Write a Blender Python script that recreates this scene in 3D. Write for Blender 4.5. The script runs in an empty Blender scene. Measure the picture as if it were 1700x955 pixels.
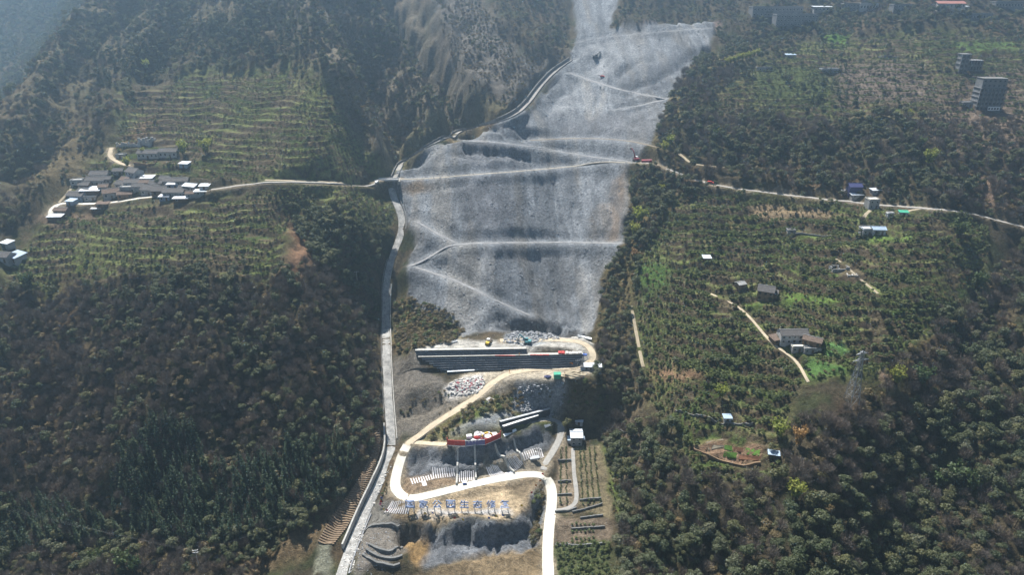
import bpy, bmesh, math, random
import numpy as np
from mathutils import Vector, Matrix

random.seed(7); RNG = np.random.default_rng(7)
scene = bpy.context.scene
COL = scene.collection

# ------------------------------------------------------------------ camera
PITCH = math.radians(24.0); F = 1150.0; CX, CY = 850.0, 477.5
CAMZ = 230.0
HAZE = 0.00037
cam_d = bpy.data.cameras.new("camera"); cam = bpy.data.objects.new("camera", cam_d); COL.objects.link(cam)
cam.location = (0, 0, CAMZ); cam.rotation_euler = (math.pi/2 - PITCH, 0, 0)
cam_d.sensor_width = 36.0; cam_d.lens = 36.0*F/1700.0; cam_d.clip_start = 1.0; cam_d.clip_end = 6000
scene.camera = cam

# ------------------------------------------------------------------ sky, sun, exposure
SUN_EL = math.radians(57.0); SUN_AZ = math.radians(-25.0)      # azimuth from +Y, towards +X
w = bpy.data.worlds.new("World"); scene.world = w; w.use_nodes = True
nt = w.node_tree; nt.nodes.clear()
sky = nt.nodes.new("ShaderNodeTexSky"); sky.sky_type = 'NISHITA'; sky.sun_disc = False
sky.sun_elevation = SUN_EL; sky.sun_rotation = SUN_AZ; sky.altitude = 1500; sky.dust_density = 1.2
bg = nt.nodes.new("ShaderNodeBackground"); bg.inputs[1].default_value = 0.05
wo = nt.nodes.new("ShaderNodeOutputWorld")
nt.links.new(sky.outputs[0], bg.inputs[0]); nt.links.new(bg.outputs[0], wo.inputs[0])
sun_d = bpy.data.lights.new("sun", 'SUN'); sun_d.energy = 5.0; sun_d.angle = math.radians(0.53); sun_d.color = (1.0, 0.96, 0.90)
sun = bpy.data.objects.new("sun", sun_d); COL.objects.link(sun)
sdir = Vector((math.sin(SUN_AZ)*math.cos(SUN_EL), math.cos(SUN_AZ)*math.cos(SUN_EL), math.sin(SUN_EL)))
sun.rotation_euler = (-sdir).to_track_quat('-Z', 'Y').to_euler(); sun.location = (0, 0, 500)
vs = scene.view_settings; vs.view_transform = 'Standard'; vs.look = 'None'; vs.exposure = 1.1; vs.gamma = 1.0
vs.use_curve_mapping = False
scene.cycles.use_denoising = True
scene.cycles.volume_bounces = 1; scene.cycles.max_bounces = 5; scene.cycles.diffuse_bounces = 2
scene.cycles.transparent_max_bounces = 6

# ------------------------------------------------------------------ pixel rays and noise
def ray(u, v):
    a = (u-CX)/F; b = (CY-v)/F
    return np.array([a, math.cos(PITCH)+b*math.sin(PITCH), -math.sin(PITCH)+b*math.cos(PITCH)])
def at_y(u, v, Y):
    d = ray(u, v); return d*(Y/d[1]) + np.array([0, 0, CAMZ])

def _hash(ix, iy, s):
    h = (ix.astype(np.int64)*374761393 + iy.astype(np.int64)*668265263 + s*1442695041) & 0x7fffffff
    h = (h ^ (h >> 13))*1274126177 & 0x7fffffff
    return ((h ^ (h >> 16)) & 0xffff)/65535.0
def vnoise(x, y, s=0):
    x = np.asarray(x, float); y = np.asarray(y, float)
    ix = np.floor(x); iy = np.floor(y); fx = x-ix; fy = y-iy
    fx = fx*fx*fx*(fx*(fx*6-15)+10); fy = fy*fy*fy*(fy*(fy*6-15)+10)
    a = _hash(ix, iy, s); b = _hash(ix+1, iy, s); c = _hash(ix, iy+1, s); d = _hash(ix+1, iy+1, s)
    return (a+(b-a)*fx)*(1-fy) + (c+(d-c)*fx)*fy
def fbm(x, y, s=0, o=4):
    r = 0; amp = .5; t = 0
    for k in range(o):
        r = r+amp*vnoise(x*2**k+17.3*k, y*2**k-9.1*k, s+k); t += amp; amp *= .5
    return r/t
def smooth(a, b, x):
    t = np.clip((x-a)/(b-a), 0, 1); return t*t*(3-2*t)

# ------------------------------------------------------------------ base relief: columns of the picture read as hill profiles
# (u, first row, its forward distance, [(row, slope up to that row), ...])
COLS = [
 (-120,955,205,[(500,.62),(420,.5),(330,.5),(200,.55)]),
 (0,  955,205,[(500,.60),(420,.45),(360,.4),(280,.55),(190,.62)]),
 (110,955,205,[(880,.15),(480,.70),(400,.4),(345,.3),(250,.45),(130,.55),(40,.62)]),
 (220,955,205,[(885,.12),(440,.74),(340,.36),(300,.25),(240,.40),(110,.47),(0,.62),(-150,.6)]),
 (330,955,205,[(885,.10),(430,.76),(340,.38),(300,.28),(240,.40),(110,.45),(0,.62),(-150,.6)]),
 (450,955,203,[(880,.12),(450,.78),(345,.42),(300,.38),(200,.44),(100,.47),(0,.62),(-150,.6)]),
 (560,955,203,[(860,.18),(780,.45),(490,.72),(350,1.05),(300,.36),(200,.62),(100,.62),(0,.66),(-150,.6)]),
 (640,955,204,[(830,.10),(700,.26),(600,.28),(500,.42),(400,.52),(300,.48),(200,.80),(100,.60),(0,.55),(-150,.6)]),
 (700,955,204,[(925,.05),(870,.55),(800,.05),(740,.5),(650,.22),(585,.30),(520,.55),(400,.62),(300,.60),(240,.5),(195,.55),(100,.46),(0,.5),(-150,.6)]),
 (760,955,204,[(932,.05),(865,.95),(795,.04),(740,.85),(650,.30),(617,.05),(582,.5),(560,.06),(405,.62),(290,.60),(240,.5),(190,.42),(100,.42),(0,.5),(-150,.6)]),
 (850,955,204,[(930,.05),(865,.95),(795,.04),(720,.85),(650,.25),(617,.05),(582,.5),(560,.06),(405,.62),(290,.60),(240,.5),(190,.45),(60,.45),(0,.5),(-150,.6)]),
 (930,955,208,[(860,.06),(780,.10),(700,.18),(650,.35),(617,.08),(582,.5),(560,.06),(405,.62),(290,.60),(240,.45),(190,.45),(60,.45),(0,.5),(-150,.6)]),
 (1000,955,208,[(860,.08),(780,.12),(700,.20),(640,.55),(600,.45),(560,.40),(405,.60),(290,.58),(240,.45),(180,.45),(60,.45),(0,.5),(-150,.6)]),
 (1070,955,205,[(860,.22),(700,.34),(600,.72),(500,.50),(400,.48),(300,.46),(180,.46),(60,.42),(0,.45),(-150,.6)]),
 (1180,955,200,[(860,.42),(760,.40),(600,.48),(480,.38),(400,.38),(320,.38),(250,.58),(140,.40),(30,.36),(0,.45),(-150,.6)]),
 (1300,955,200,[(860,.56),(760,.54),(580,.42),(480,.34),(400,.34),(320,.36),(240,.60),(120,.36),(20,.32),(-20,.5),(-150,.6)]),
 (1420,955,200,[(860,.60),(740,.60),(640,.50),(520,.40),(400,.34),(320,.36),(240,.55),(120,.36),(20,.32),(-20,.5),(-150,.6)]),
 (1540,955,203,[(860,.55),(760,.50),(620,1.15),(520,.50),(400,.38),(320,.38),(240,.5),(120,.36),(20,.32),(-20,.5),(-150,.6)]),
 (1660,955,205,[(860,.55),(760,.55),(620,.62),(520,.48),(400,.45),(320,.42),(240,.45),(120,.36),(20,.32),(-20,.5),(-150,.6)]),
 (1820,955,205,[(860,.55),(760,.55),(620,.62),(520,.48),(400,.45),(320,.42),(240,.45),(120,.36),(20,.32),(-20,.5),(-150,.6)]),
]
ctrl = []
_rows = np.arange(955, -151, -29.5); _us = np.array([c[0] for c in COLS], float)
_tab = np.zeros((len(COLS), len(_rows)))
for ci, (u, v0, Y0, segs) in enumerate(COLS):
    p = at_y(u, v0, Y0); vv = [v0]; yy = [Y0]; pv = v0
    if segs[-1][0] > -100: segs = segs+[(-150, .55)]
    for (v, s) in segs:
        n = max(1, int(abs(v-pv)/15)); p0 = p
        for k in range(1, n+1):
            vk = pv+(v-pv)*k/n; d = ray(u, vk); m = d[2]/d[1]
            Y = (p0[2]-s*p0[1]-CAMZ)/(m-s); p = at_y(u, vk, Y); vv.append(vk); yy.append(Y)
        pv = v
    _tab[ci] = np.interp(-_rows, -np.array(vv), np.log(np.array(yy)))
_ug = np.arange(-120, 1821, 38.0)
_g = np.stack([np.interp(_ug, _us, _tab[:, k]) for k in range(len(_rows))], 1)
for _ in range(2): _e = np.pad(_g, ((1, 1), (0, 0)), mode='edge'); _g = (_e[:-2]+2*_e[1:-1]+_e[2:])/4
for i, u in enumerate(_ug):
    vr = np.interp(u, [-120, 0, 60, 132, 240], [330, 190, 112, 4, -150])
    for k, v in enumerate(_rows):
        if v >= vr-1: ctrl.append(at_y(u, v, math.exp(_g[i, k])))
    if u > 200:
        p = ctrl[-1]
        for k in (90, 220, 420): ctrl.append(p+np.array([p[0]/p[1]*k*.6, k, k*.5]))
# spur ridge on the west with the next valley and hill beyond it
for (u, v, Y) in [(0,190,452),(60,112,505),(132,4,572)]:
    r0 = at_y(u, v, Y); ctrl.append(r0)
    ctrl.append(r0+np.array([-45, 55, -34.])); ctrl.append(r0+np.array([-105, 130, -60.]))
for (u, v, Y) in [(-160,190,760),(0,150,800),(40,100,850),(0,0,960),(-120,60,900),(100,30,930),(130,-30,980),(60,-150,1150),(-200,-100,1100)]:
    ctrl.append(at_y(u, v, Y))
for x in (-420, -240, -120, 0, 120, 240, 420): ctrl.append(np.array([x, 120, CAMZ-212.]))
ctrl = np.array(ctrl)
C2 = ctrl[:, :2]
_K = np.linalg.norm(C2[:, None]-C2[None], axis=2)
_n = len(ctrl)
_A = np.zeros((_n+3, _n+3)); _A[:_n, :_n] = _K + np.eye(_n)*-1.2
_A[:_n, _n] = 1; _A[:_n, _n+1:] = C2; _A[_n, :_n] = 1; _A[_n+1:, :_n] = C2.T
_W = np.linalg.solve(_A, np.concatenate([ctrl[:, 2], [0, 0, 0]]))
def rbf(x, y):
    x = np.asarray(x, float).ravel(); y = np.asarray(y, float).ravel(); out = np.empty(len(x))
    for i in range(0, len(x), 20000):
        P = np.stack([x[i:i+20000], y[i:i+20000]], 1)
        D = np.sqrt((P[:, None, 0]-C2[None, :, 0])**2 + (P[:, None, 1]-C2[None, :, 1])**2)
        out[i:i+20000] = D@_W[:_n] + _W[_n] + P@_W[_n+1:]
    return out

def axis(a, b, fine0, fine1, h, g, hmax):
    xs = list(np.arange(fine0, fine1+1e-6, h)); s = h
    while xs[-1] < b: s = min(s*g, hmax); xs.append(xs[-1]+s)
    s = h
    while xs[0] > a: s = min(s*g, hmax); xs.insert(0, xs[0]-s)
    return np.array(xs)
GX = axis(-760, 760, -150, 150, 1.25, 1.012, 6.0)
GY = axis(110, 1350, 190, 480, 1.25, 1.012, 7.0)
XX, YY = np.meshgrid(GX, GY)                                   # rows = Y
# coarse relief on a regular lattice, then smoothed
LX = np.arange(-780, 781, 5.0); LY = np.arange(90, 1371, 5.0)
lx, ly = np.meshgrid(LX, LY)
LZ = rbf(lx, ly).reshape(lx.shape)
def blur(a, n=1):
    for _ in range(n):
        a = np.pad(a, 1, mode='edge'); a = (a[:-2]+2*a[1:-1]+a[2:])/4; a = (a[:, :-2]+2*a[:, 1:-1]+a[:, 2:])/4
    return a
LZ = blur(LZ, 1)
def bil(GXa, GYa, Z, x, y):
    x = np.asarray(x, float); y = np.asarray(y, float)
    i = np.clip(np.searchsorted(GXa, x)-1, 0, len(GXa)-2); j = np.clip(np.searchsorted(GYa, y)-1, 0, len(GYa)-2)
    fx = np.clip((x-GXa[i])/(GXa[i+1]-GXa[i]), 0, 1); fy = np.clip((y-GYa[j])/(GYa[j+1]-GYa[j]), 0, 1)
    return (Z[j, i]*(1-fx)+Z[j, i+1]*fx)*(1-fy) + (Z[j+1, i]*(1-fx)+Z[j+1, i+1]*fx)*fy
ZZ = bil(LX, LY, LZ, XX, YY)

def hz(x, y): return bil(GX, GY, ZZ, x, y)
def cast(u, v):
    """the ground point that pixel (u, v) of the photograph looks at"""
    d = ray(u, v)
    Y = np.arange(150, 1340, 1.0); t = Y/d[1]
    g = hz(d[0]*t, Y)-(CAMZ+d[2]*t)
    k = np.argmax(g > 0)
    if g[k] <= 0: k = len(Y)-1
    if k == 0: k = 1
    f = g[k-1]/(g[k-1]-g[k]) if g[k] > 0 and g[k] != g[k-1] else 0
    Yh = Y[k-1]+f; t = Yh/d[1]
    return np.array([d[0]*t, Yh, CAMZ+d[2]*t])
def on_plane(u, v, z):
    d = ray(u, v); t = (z-CAMZ)/d[2]; return np.array([d[0]*t, d[1]*t, z])
def casts(pts): return np.array([cast(u, v) for u, v in pts])
def to_px(x, y, z):
    z = np.asarray(z)-CAMZ
    fw = y*math.cos(PITCH)-z*math.sin(PITCH); up = y*math.sin(PITCH)+z*math.cos(PITCH)
    return CX+F*x/fw, CY-F*up/fw

def densify(P, step):
    out = [P[0]]
    for a, b in zip(P[:-1], P[1:]):
        n = max(1, int(np.linalg.norm(b-a)/step))
        for k in range(1, n+1): out.append(a+(b-a)*k/n)
    return np.array(out)
def chaikin(P, n=2):
    P = np.asarray(P, float)
    for _ in range(n):
        Q = [P[0]]
        for a, b in zip(P[:-1], P[1:]): Q += [a*.75+b*.25, a*.25+b*.75]
        Q.append(P[-1]); P = np.array(Q)
    return P
def _box(x, y, P, margin):
    return (x > P[:, 0].min()-margin) & (x < P[:, 0].max()+margin) & (y > P[:, 1].min()-margin) & (y < P[:, 1].max()+margin)
def inpoly(x, y, poly):
    poly = np.asarray(poly); x = np.asarray(x, float); y = np.asarray(y, float); r = np.zeros(x.shape, bool)
    m = _box(x, y, poly, 1); r[m] = _inpoly(x[m], y[m], poly); return r
def poly_dist(x, y, P, closed=False, margin=40):
    """distance to polyline, the line's height there, and the side"""
    x = np.asarray(x, float); y = np.asarray(y, float); m = _box(x, y, P, margin)
    d = np.full(x.shape, 1e9); z = np.zeros(x.shape); s = np.zeros(x.shape)
    d[m], z[m], s[m] = _poly_dist(x[m], y[m], P, closed); return d, z, s
def _inpoly(x, y, poly):
    x = np.asarray(x); y = np.asarray(y); r = np.zeros(x.shape, bool)
    n = len(poly)
    for i in range(n):
        x1, y1 = poly[i][:2]; x2, y2 = poly[(i+1) % n][:2]
        if y1 == y2: continue
        c = (y1 > y) != (y2 > y)
        r ^= c & (x < (x2-x1)*(y-y1)/(y2-y1)+x1)
    return r
def _poly_dist(x, y, P, closed=False):
    x = np.asarray(x, float); y = np.asarray(y, float)
    best = np.full(x.shape, 1e9); zz = np.zeros(x.shape); side = np.zeros(x.shape)
    n = len(P)
    for i in range(n if closed else n-1):
        a = P[i]; b = P[(i+1) % n]; dx, dy = b[0]-a[0], b[1]-a[1]; L = dx*dx+dy*dy+1e-9
        t = np.clip(((x-a[0])*dx+(y-a[1])*dy)/L, 0, 1)
        ex = x-a[0]-t*dx; ey = y-a[1]-t*dy; d = np.hypot(ex, ey)
        m = d < best; best = np.where(m, d, best); zz = np.where(m, a[2]+(b[2]-a[2])*t, zz)
        side = np.where(m, np.sign(dx*ey-dy*ex), side)
    return best, zz, side

# ------------------------------------------------------------------ relief details
P_GRAVEL = [(648,300),(662,272),(700,246),(745,234),(770,225),(850,205),(880,190),(910,140),(948,97),(958,60),(948,-40),(1045,-60),(1012,48),(1060,44),(1188,34),(1180,70),(1150,100),(1112,160),(1100,200),(1082,240),(1060,268),(1045,276),(1042,330),(1035,400),(1005,450),(993,520),(985,556),(880,566),(762,566),(756,535),(700,512),(676,490),(674,440),(692,400),(674,362),(656,328)]
P_SCREE = [(690,-60),(735,60),(775,150),(782,196),(850,192),(905,130),(940,90),(860,90),(800,10),(770,-60)]
P_FARM_R = [(1060,345),(1180,318),(1400,342),(1560,352),(1640,372),(1640,440),(1600,500),(1540,540),(1470,610),(1330,640),(1300,690),(1290,780),(1150,780),(1110,700),(1060,640),(1052,500)]
P_FARM_RU = [(1125,150),(1240,115),(1330,70),(1500,55),(1720,60),(1720,190),(1560,200),(1420,190),(1340,200),(1250,175),(1140,190)]
P_FARM_L = [(60,395),(110,355),(220,345),(370,330),(500,312),(632,316),(655,345),(640,372),(600,372),(520,350),(478,352),(470,440),(430,462),(330,445),(150,470),(30,480),(10,440)]
P_FARM_LU = [(110,330),(120,290),(190,250),(205,170),(335,118),(480,108),(555,160),(600,240),(640,292),(540,300),(430,295),(350,300),(230,300)]
P_FLATFARM = [(924,735),(1000,740),(1030,850),(1015,960),(915,960),(920,850)]
def wp(poly): return casts(poly)
W = {}
for k, p in dict(gravel=P_GRAVEL, scree=P_SCREE, farm_r=P_FARM_R, farm_ru=P_FARM_RU, farm_l=P_FARM_L, farm_lu=P_FARM_LU, flatfarm=P_FLATFARM).items():
    W[k] = wp(p)
WX = XX+(fbm(XX/9, YY/9, 3)-.5)*7; WY = YY+(fbm(XX/9, YY/9, 8)-.5)*7     # wandering edges
def mask(poly, soft=0, x=None, y=None):
    """membership of grid points in a world polygon, optionally softened over `soft` metres"""
    x = WX if x is None else x; y = WY if y is None else y
    m = inpoly(x, y, poly)
    if soft <= 0: return m.astype(float)
    d, _, _ = poly_dist(x, y, np.column_stack([poly[:, :2], np.zeros(len(poly))]), True)
    return np.clip(.5+np.where(m, d, -d)/(2*soft), 0, 1)
M_GRAV = mask(W['gravel'], 1.5); M_SCREE = mask(W['scree'], 8)
M_FR = mask(W['farm_r'], 4); M_FRU = mask(W['farm_ru'], 6); M_FL = mask(W['farm_l'], 4); M_FLU = mask(W['farm_lu'], 6)
M_FF = mask(W['flatfarm'], 1.0, XX, YY)
M_FARM = np.maximum.reduce([M_FR, M_FRU, M_FL, M_FLU])

# ridges and ravines
CWX = XX+(fbm(XX/14, YY/14, 21)-.5)*14; CWY = YY+(fbm(XX/14, YY/14, 22)-.5)*14
def crease(px, amp, width, zz):
    P = chaikin(casts(px), 2)
    d, _, _ = poly_dist(CWX, CWY, P, False, width*3)
    return zz+amp*np.exp(-(d/width)**2)
CREASES = [
 ([(640,-20),(700,70),(768,192)], -26, 13), ([(590,-20),(650,80),(725,205)], 17, 11), ([(530,-20),(610,110),(672,255)], -22, 11), ([(500,330),(560,415),(628,495)], -15, 18),
 ([(1700,400),(1620,510),(1560,640),(1530,760),(1470,920)], -15, 22),
 ([(470,-20),(560,130),(640,275)], 13, 16), ([(705,-20),(745,90),(782,175)], 11, 10),
 ([(655,-20),(720,110)], 4, 7), ([(800,-10),(850,70),(930,85)], 6, 14),
 ([(330,40),(250,130),(150,240),(60,330)], 6, 24), ([(215,10),(130,140),(30,270)], -17, 15), ([(280,-10),(190,110),(95,240)], 8, 13), ([(330,-10),(300,60),(250,110)], -9, 14), ([(420,-10),(400,50),(430,90)], 7, 12), ([(540,300),(590,240),(600,170)], -8, 12),
 ([(85,480),(100,620),(70,800)], -6, 14), ([(420,480),(440,620),(400,760)], -5, 16), ([(240,480),(260,640),(220,800)], 4, 18),
 ([(560,510),(590,620),(560,760)], 3, 14), ([(1240,780),(1230,860),(1180,950)], -6, 14), ([(1400,700),(1380,800),(1330,950)], 5, 18),
 ([(1250,215),(1400,225),(1560,230)], 3, 14), ([(1190,150),(1130,190),(1070,260)], 4, 16), ([(1160,640),(1140,760),(1100,900)], 3, 12),
]
for (px, a, wd) in CREASES: ZZ = crease(px, a, wd, ZZ)
wild = np.clip(1-M_GRAV-M_FARM*.75-M_FF, 0, 1)
centre = mask(wp([(560,960),(640,760),(650,520),(760,520),(990,540),(1000,700),(1040,960)]), 6)
wild = wild*(1-centre)
rdg = 1-np.abs(2*fbm(XX/34+YY/160, YY/130, 37)-1); rdg2 = 1-np.abs(2*fbm(XX/15-YY/90, YY/45, 38)-1)
ZZ = ZZ + wild*((fbm(XX/55, YY/55, 31)-.5)*12 + (fbm(XX/17, YY/17, 35)-.5)*5 + (rdg-.75)*13 + (rdg2-.75)*6)
ZZ = ZZ + np.clip(M_SCREE, 0, 1)*((fbm(XX/6+YY/30, YY/40, 36)-.5)*3+(fbm(XX/5, YY/6, 39)-.5)*2)

# loose rock slope: fluted rills down the slope, slump lobes, small heaps
rill = 1-np.abs(2*fbm(XX/5.5+fbm(XX/18, YY/22, 45)*1.6, YY/36, 46)-1)
fl = (fbm(XX/8+fbm(XX/30, YY/30, 5)*2.5, YY/38, 41)-.5)*1.7 + (rill-.72)*1.3 + (fbm(XX/15, YY/14, 43)-.5)*1.2 + (fbm(XX/2.8, YY/10, 44)-.5)*1.0
slump = smooth(.55, .85, fbm(XX/22, YY/30, 47))*-1.2
ZZ = ZZ + M_GRAV*(fl+slump)
for (px, a, wd) in [
 ([(762,248),(800,262),(850,255),(880,270)], -3.0, 4), ([(765,320),(790,345),(812,395)], 2.0, 5), ([(900,300),(930,340),(935,365)], -1.6, 3.5),
 ([(925,305),(950,350)], -1.3, 3), ([(760,300),(770,370)], -2.0, 3), ([(1000,290),(1015,330),(1010,390)], -2.2, 3.5), ([(820,410),(815,470),(805,550)], 2.6, 6), ([(890,410),(900,460),(930,520)], -2.2, 5),
 ([(955,410),(965,470),(960,540)], 2.4, 5), ([(720,410),(760,470),(790,540)], -1.8, 4), ([(830,535),(880,545),(960,552)], -2.0, 3.2), ([(850,525),(900,527),(985,545)], 2.0, 3),
 ([(960,100),(990,80),(1030,105)], 2.5, 6), ([(900,190),(960,130),(990,100)], -2, 5), ([(985,190),(1010,140),(1060,100)], -2.4, 5), ([(1050,150),(1100,120),(1160,90)], -3.5, 6),
 ([(800,215),(830,235),(890,220),(930,240)], -2.5, 4)]:
    ZZ = crease(px, a, wd, ZZ)

# farm terraces
FR = np.full(XX.shape, .3)
def terrace(z, T, m, s, wav):
    q = z+(fbm(XX/28, YY/28, s)-.5)*wav
    f = q/T; fl_ = np.floor(f); fr = f-fl_
    st = T*(fl_+smooth(.66, 1.0, fr)*.92+fr*.08)-(q-z)
    riser = smooth(.6, .75, fr)*m
    global FR
    FR = np.where(m > .3, fr, FR)
    return z+(st-z)*m, riser
ZZ, ris1 = terrace(ZZ, 2.7, np.clip(M_FR*1.2, 0, 1), 51, 6)
ZZ, ris2 = terrace(ZZ, 2.6, np.clip(M_FL*1.2, 0, 1), 52, 5)
ZZ, ris3 = terrace(ZZ, 2.9, np.clip(np.maximum(M_FLU, M_FRU)*1.2, 0, 1), 53, 5)
RIS = np.maximum.reduce([ris1, ris2, ris3])

# the tops above the picture level off
ZZ = np.where(ZZ > 236, 236+26*(1-np.exp(-np.maximum(ZZ-236, 0)/26)), ZZ)

# level a strip along a polyline (roads, paths, channel beds, benches) or a patch
LINES = {}
def level(name, px, width, dz=0.0, sm=2, blend=3.0, flat=None):
    global ZZ
    q = chaikin(np.array(px, float), sm); P = densify(casts(densify(q, 9.0)), 3.0)
    for _ in range(3): P[1:-1, :2] = (P[:-2, :2]+2*P[1:-1, :2]+P[2:, :2])/4
    z = P[:, 2].copy()
    for _ in range(5): z[1:-1] = (z[:-2]+z[1:-1]*2+z[2:])/4
    P[:, 2] = z if flat is None else flat
    LINES[name] = (P, width)
    d, zl, _ = poly_dist(XX, YY, P)
    h = width/2+(.2 if name.startswith('bench') else 1.0)+np.clip((YY-420)/160, 0, 2.5)*(.5 if name.startswith('bench') else 1)
    t = 1-smooth(h, h+blend, d)
    ZZ = ZZ*(1-t)+(zl+dz)*t
    return P
def level_patch(px, soft=2.5, flat=None, tilt=True):
    """make the ground inside a traced outline planar"""
    global ZZ
    poly = casts(px); m = mask(poly, soft, XX, YY)
    if flat is None:
        A = np.column_stack([poly[:, 0], poly[:, 1], np.ones(len(poly))]); c, *_ = np.linalg.lstsq(A, poly[:, 2], rcond=None)
        zt = c[0]*XX+c[1]*YY+c[2] if tilt else np.full(XX.shape, poly[:, 2].mean())
    else: zt = np.full(XX.shape, flat)
    t = np.clip(m*1.6, 0, 1); ZZ = ZZ*(1-t)+zt*t
    return poly
# valley-bottom terraces
level_patch([(645,835),(700,846),(845,862),(880,830),(902,795),(880,792),(800,806),(730,822),(672,832)], 3, None, True)
level_patch([(672,835),(665,800),(700,790),(780,775),(850,770),(900,770),(905,785),(800,800),(720,818)], 2.5)
level_patch([(738,742),(790,740),(835,728),(830,718),(790,716),(740,726)], 2, None, False)
level_patch([(605,880),(650,872),(672,880),(665,915),(610,915)], 2, None, False)
level_patch([(705,576),(760,566),(880,572),(965,566),(978,580),(850,580),(700,586)], 2, None, False)
level_patch([(760,640),(800,620),(900,614),(985,610),(990,625),(925,628),(840,640),(800,655)], 3)
level_patch([(925,740),(1000,742),(1022,850),(1012,960),(915,960),(922,850)], 4)
M_FLATZ = M_FF
ZZ, risf = terrace(ZZ, 1.5, M_FF, 55, 0.5); RIS = np.maximum(RIS, risf)
# ---- steep broken scarps between a traced upper and a lower edge
def scarp(top_px, bot_px, drop, rough, steep=.42, seed=0):
    """carve the ground between two traced edges: a ragged cliff below the upper edge, talus under it"""
    global ZZ
    T_ = casts(top_px); B_ = casts(bot_px); poly = np.concatenate([T_, B_[::-1]])
    jx = (fbm(XX/3.5, YY/9, seed)-.5)*rough*2.4; jy = (fbm(XX/4, YY/4, seed+1)-.5)*rough*2.4
    m = inpoly(XX+jx*.4, YY+jy*.6, poly)
    dt, zt, _ = poly_dist(XX+jx, YY+jy, densify(T_, 2)); db, zb, _ = poly_dist(XX, YY, densify(B_, 2))
    f = dt/(dt+db+1e-6); g = smooth(0, steep, f+(fbm(XX/2.5, YY/7, seed+3)-.5)*.35)
    zb = np.minimum(zb, zt-drop)
    z = zt+(zb-zt)*(g*.78+.22*f)+(fbm(XX/2.0, YY/5, seed+5)-.5)*rough*1.5*(1-f*.4)+(1-np.abs(2*fbm(XX/4.5, YY/14, seed+8)-1)-.75)*rough*1.6
    e = np.clip(np.minimum(dt, db)/.8, 0, 1)
    ZZ = np.where(m, ZZ*(1-e)+z*e, ZZ)
scarp([(650,864),(700,866),(760,868),(820,868),(850,866),(875,846),(893,824),(902,812)], [(662,905),(690,938),(740,937),(800,930),(860,922),(890,906),(906,885),(908,840)], 9, 2.5, .42, 201)
scarp([(676,752),(695,744),(742,742),(775,744),(808,742),(833,731),(870,722),(905,714)], [(678,790),(700,788),(745,775),(765,776),(800,776),(835,766),(866,752),(902,744)], 6, 2.0, .55, 211)
scarp([(822,533),(850,529),(880,533),(930,540),(975,551)], [(824,552),(850,556),(890,556),(930,560),(968,562)], 4.5, 1.6, .6, 221)
scarp([(655,655),(690,648),(714,652)], [(658,665),(692,661),(714,662)], 2.6, .9, .5, 261)
scarp([(660,684),(690,679),(735,661)], [(664,695),(696,692),(744,674)], 3.0, .9, .5, 271)
scarp([(690,545),(720,540),(765,528)], [(672,575),(705,580),(768,562)], 5, 1.4, .6, 231)
scarp([(880,232),(930,227),(1000,224),(1060,230)], [(880,243),(940,244),(1000,246),(1050,250)], 3, 1.2, .5, 241)
scarp([(762,236),(800,240),(850,243),(885,252)], [(770,262),(810,266),(850,268),(880,276)], 2.5, 2.4, .5, 251)

# village shelf, and shelves below single houses
level_patch([(100,345),(160,300),(240,300),(330,322),(345,332),(240,340),(140,344)], 6)
level_patch([(190,262),(300,258),(310,275),(195,280)], 3, None, False)

# ---- the stepped retaining wall is cut into the slope: a shelf in front, a level yard behind
WZ0 = float(cast(770, 617)[2]); WT = 7; WH = .95; WS = .62; WZT = WZ0+WT*WH
WA = on_plane(694, 593.2, WZT); WB = on_plane(968, 588.6, WZT)
wdir = (WB-WA)[:2]; WL = np.linalg.norm(wdir); wdir /= WL; wnor = np.array([-wdir[1], wdir[0]])     # wnor points uphill
def wall_xy(s, n): return WA[:2]+wdir*s+wnor*n
ws = (XX-WA[0])*wdir[0]+(YY-WA[1])*wdir[1]; wn = (XX-WA[0])*wnor[0]+(YY-WA[1])*wnor[1]
win = smooth(-14, -1, ws)*(1-smooth(WL+1, WL+26, ws))
front = WZ0+np.clip((ws-18)/(WL-18), 0, 1)*3.9
tgt = np.where(wn < .8, np.minimum(front, np.maximum(WZ0-.5, WZ0+(wn+WT*WS)/WS*WH-1.4)), WZT-.15)
reach = win*(smooth(-22, -13, wn))*(1-smooth(16, 24, wn))
tgt = np.where(wn < -WT*WS-.6, ZZ*.12+front*.88, tgt)
ZZ = ZZ*(1-reach)+tgt*reach
UZT = WZT+2.5; UA = on_plane(689, 582.6, UZT); UB = on_plane(874, 579.6, UZT); UL = float(np.linalg.norm((UB-UA)[:2]))
un = (XX-UA[0])*wnor[0]+(YY-UA[1])*wnor[1]; us_ = (XX-UA[0])*wdir[0]+(YY-UA[1])*wdir[1]
r2 = smooth(-5, -1, us_)*(1-smooth(UL+2, UL+40, us_))*smooth(.8, 2.0, un)*(1-smooth(18, 26, un))
ZZ = ZZ*(1-r2)+(UZT-.12)*r2

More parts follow.
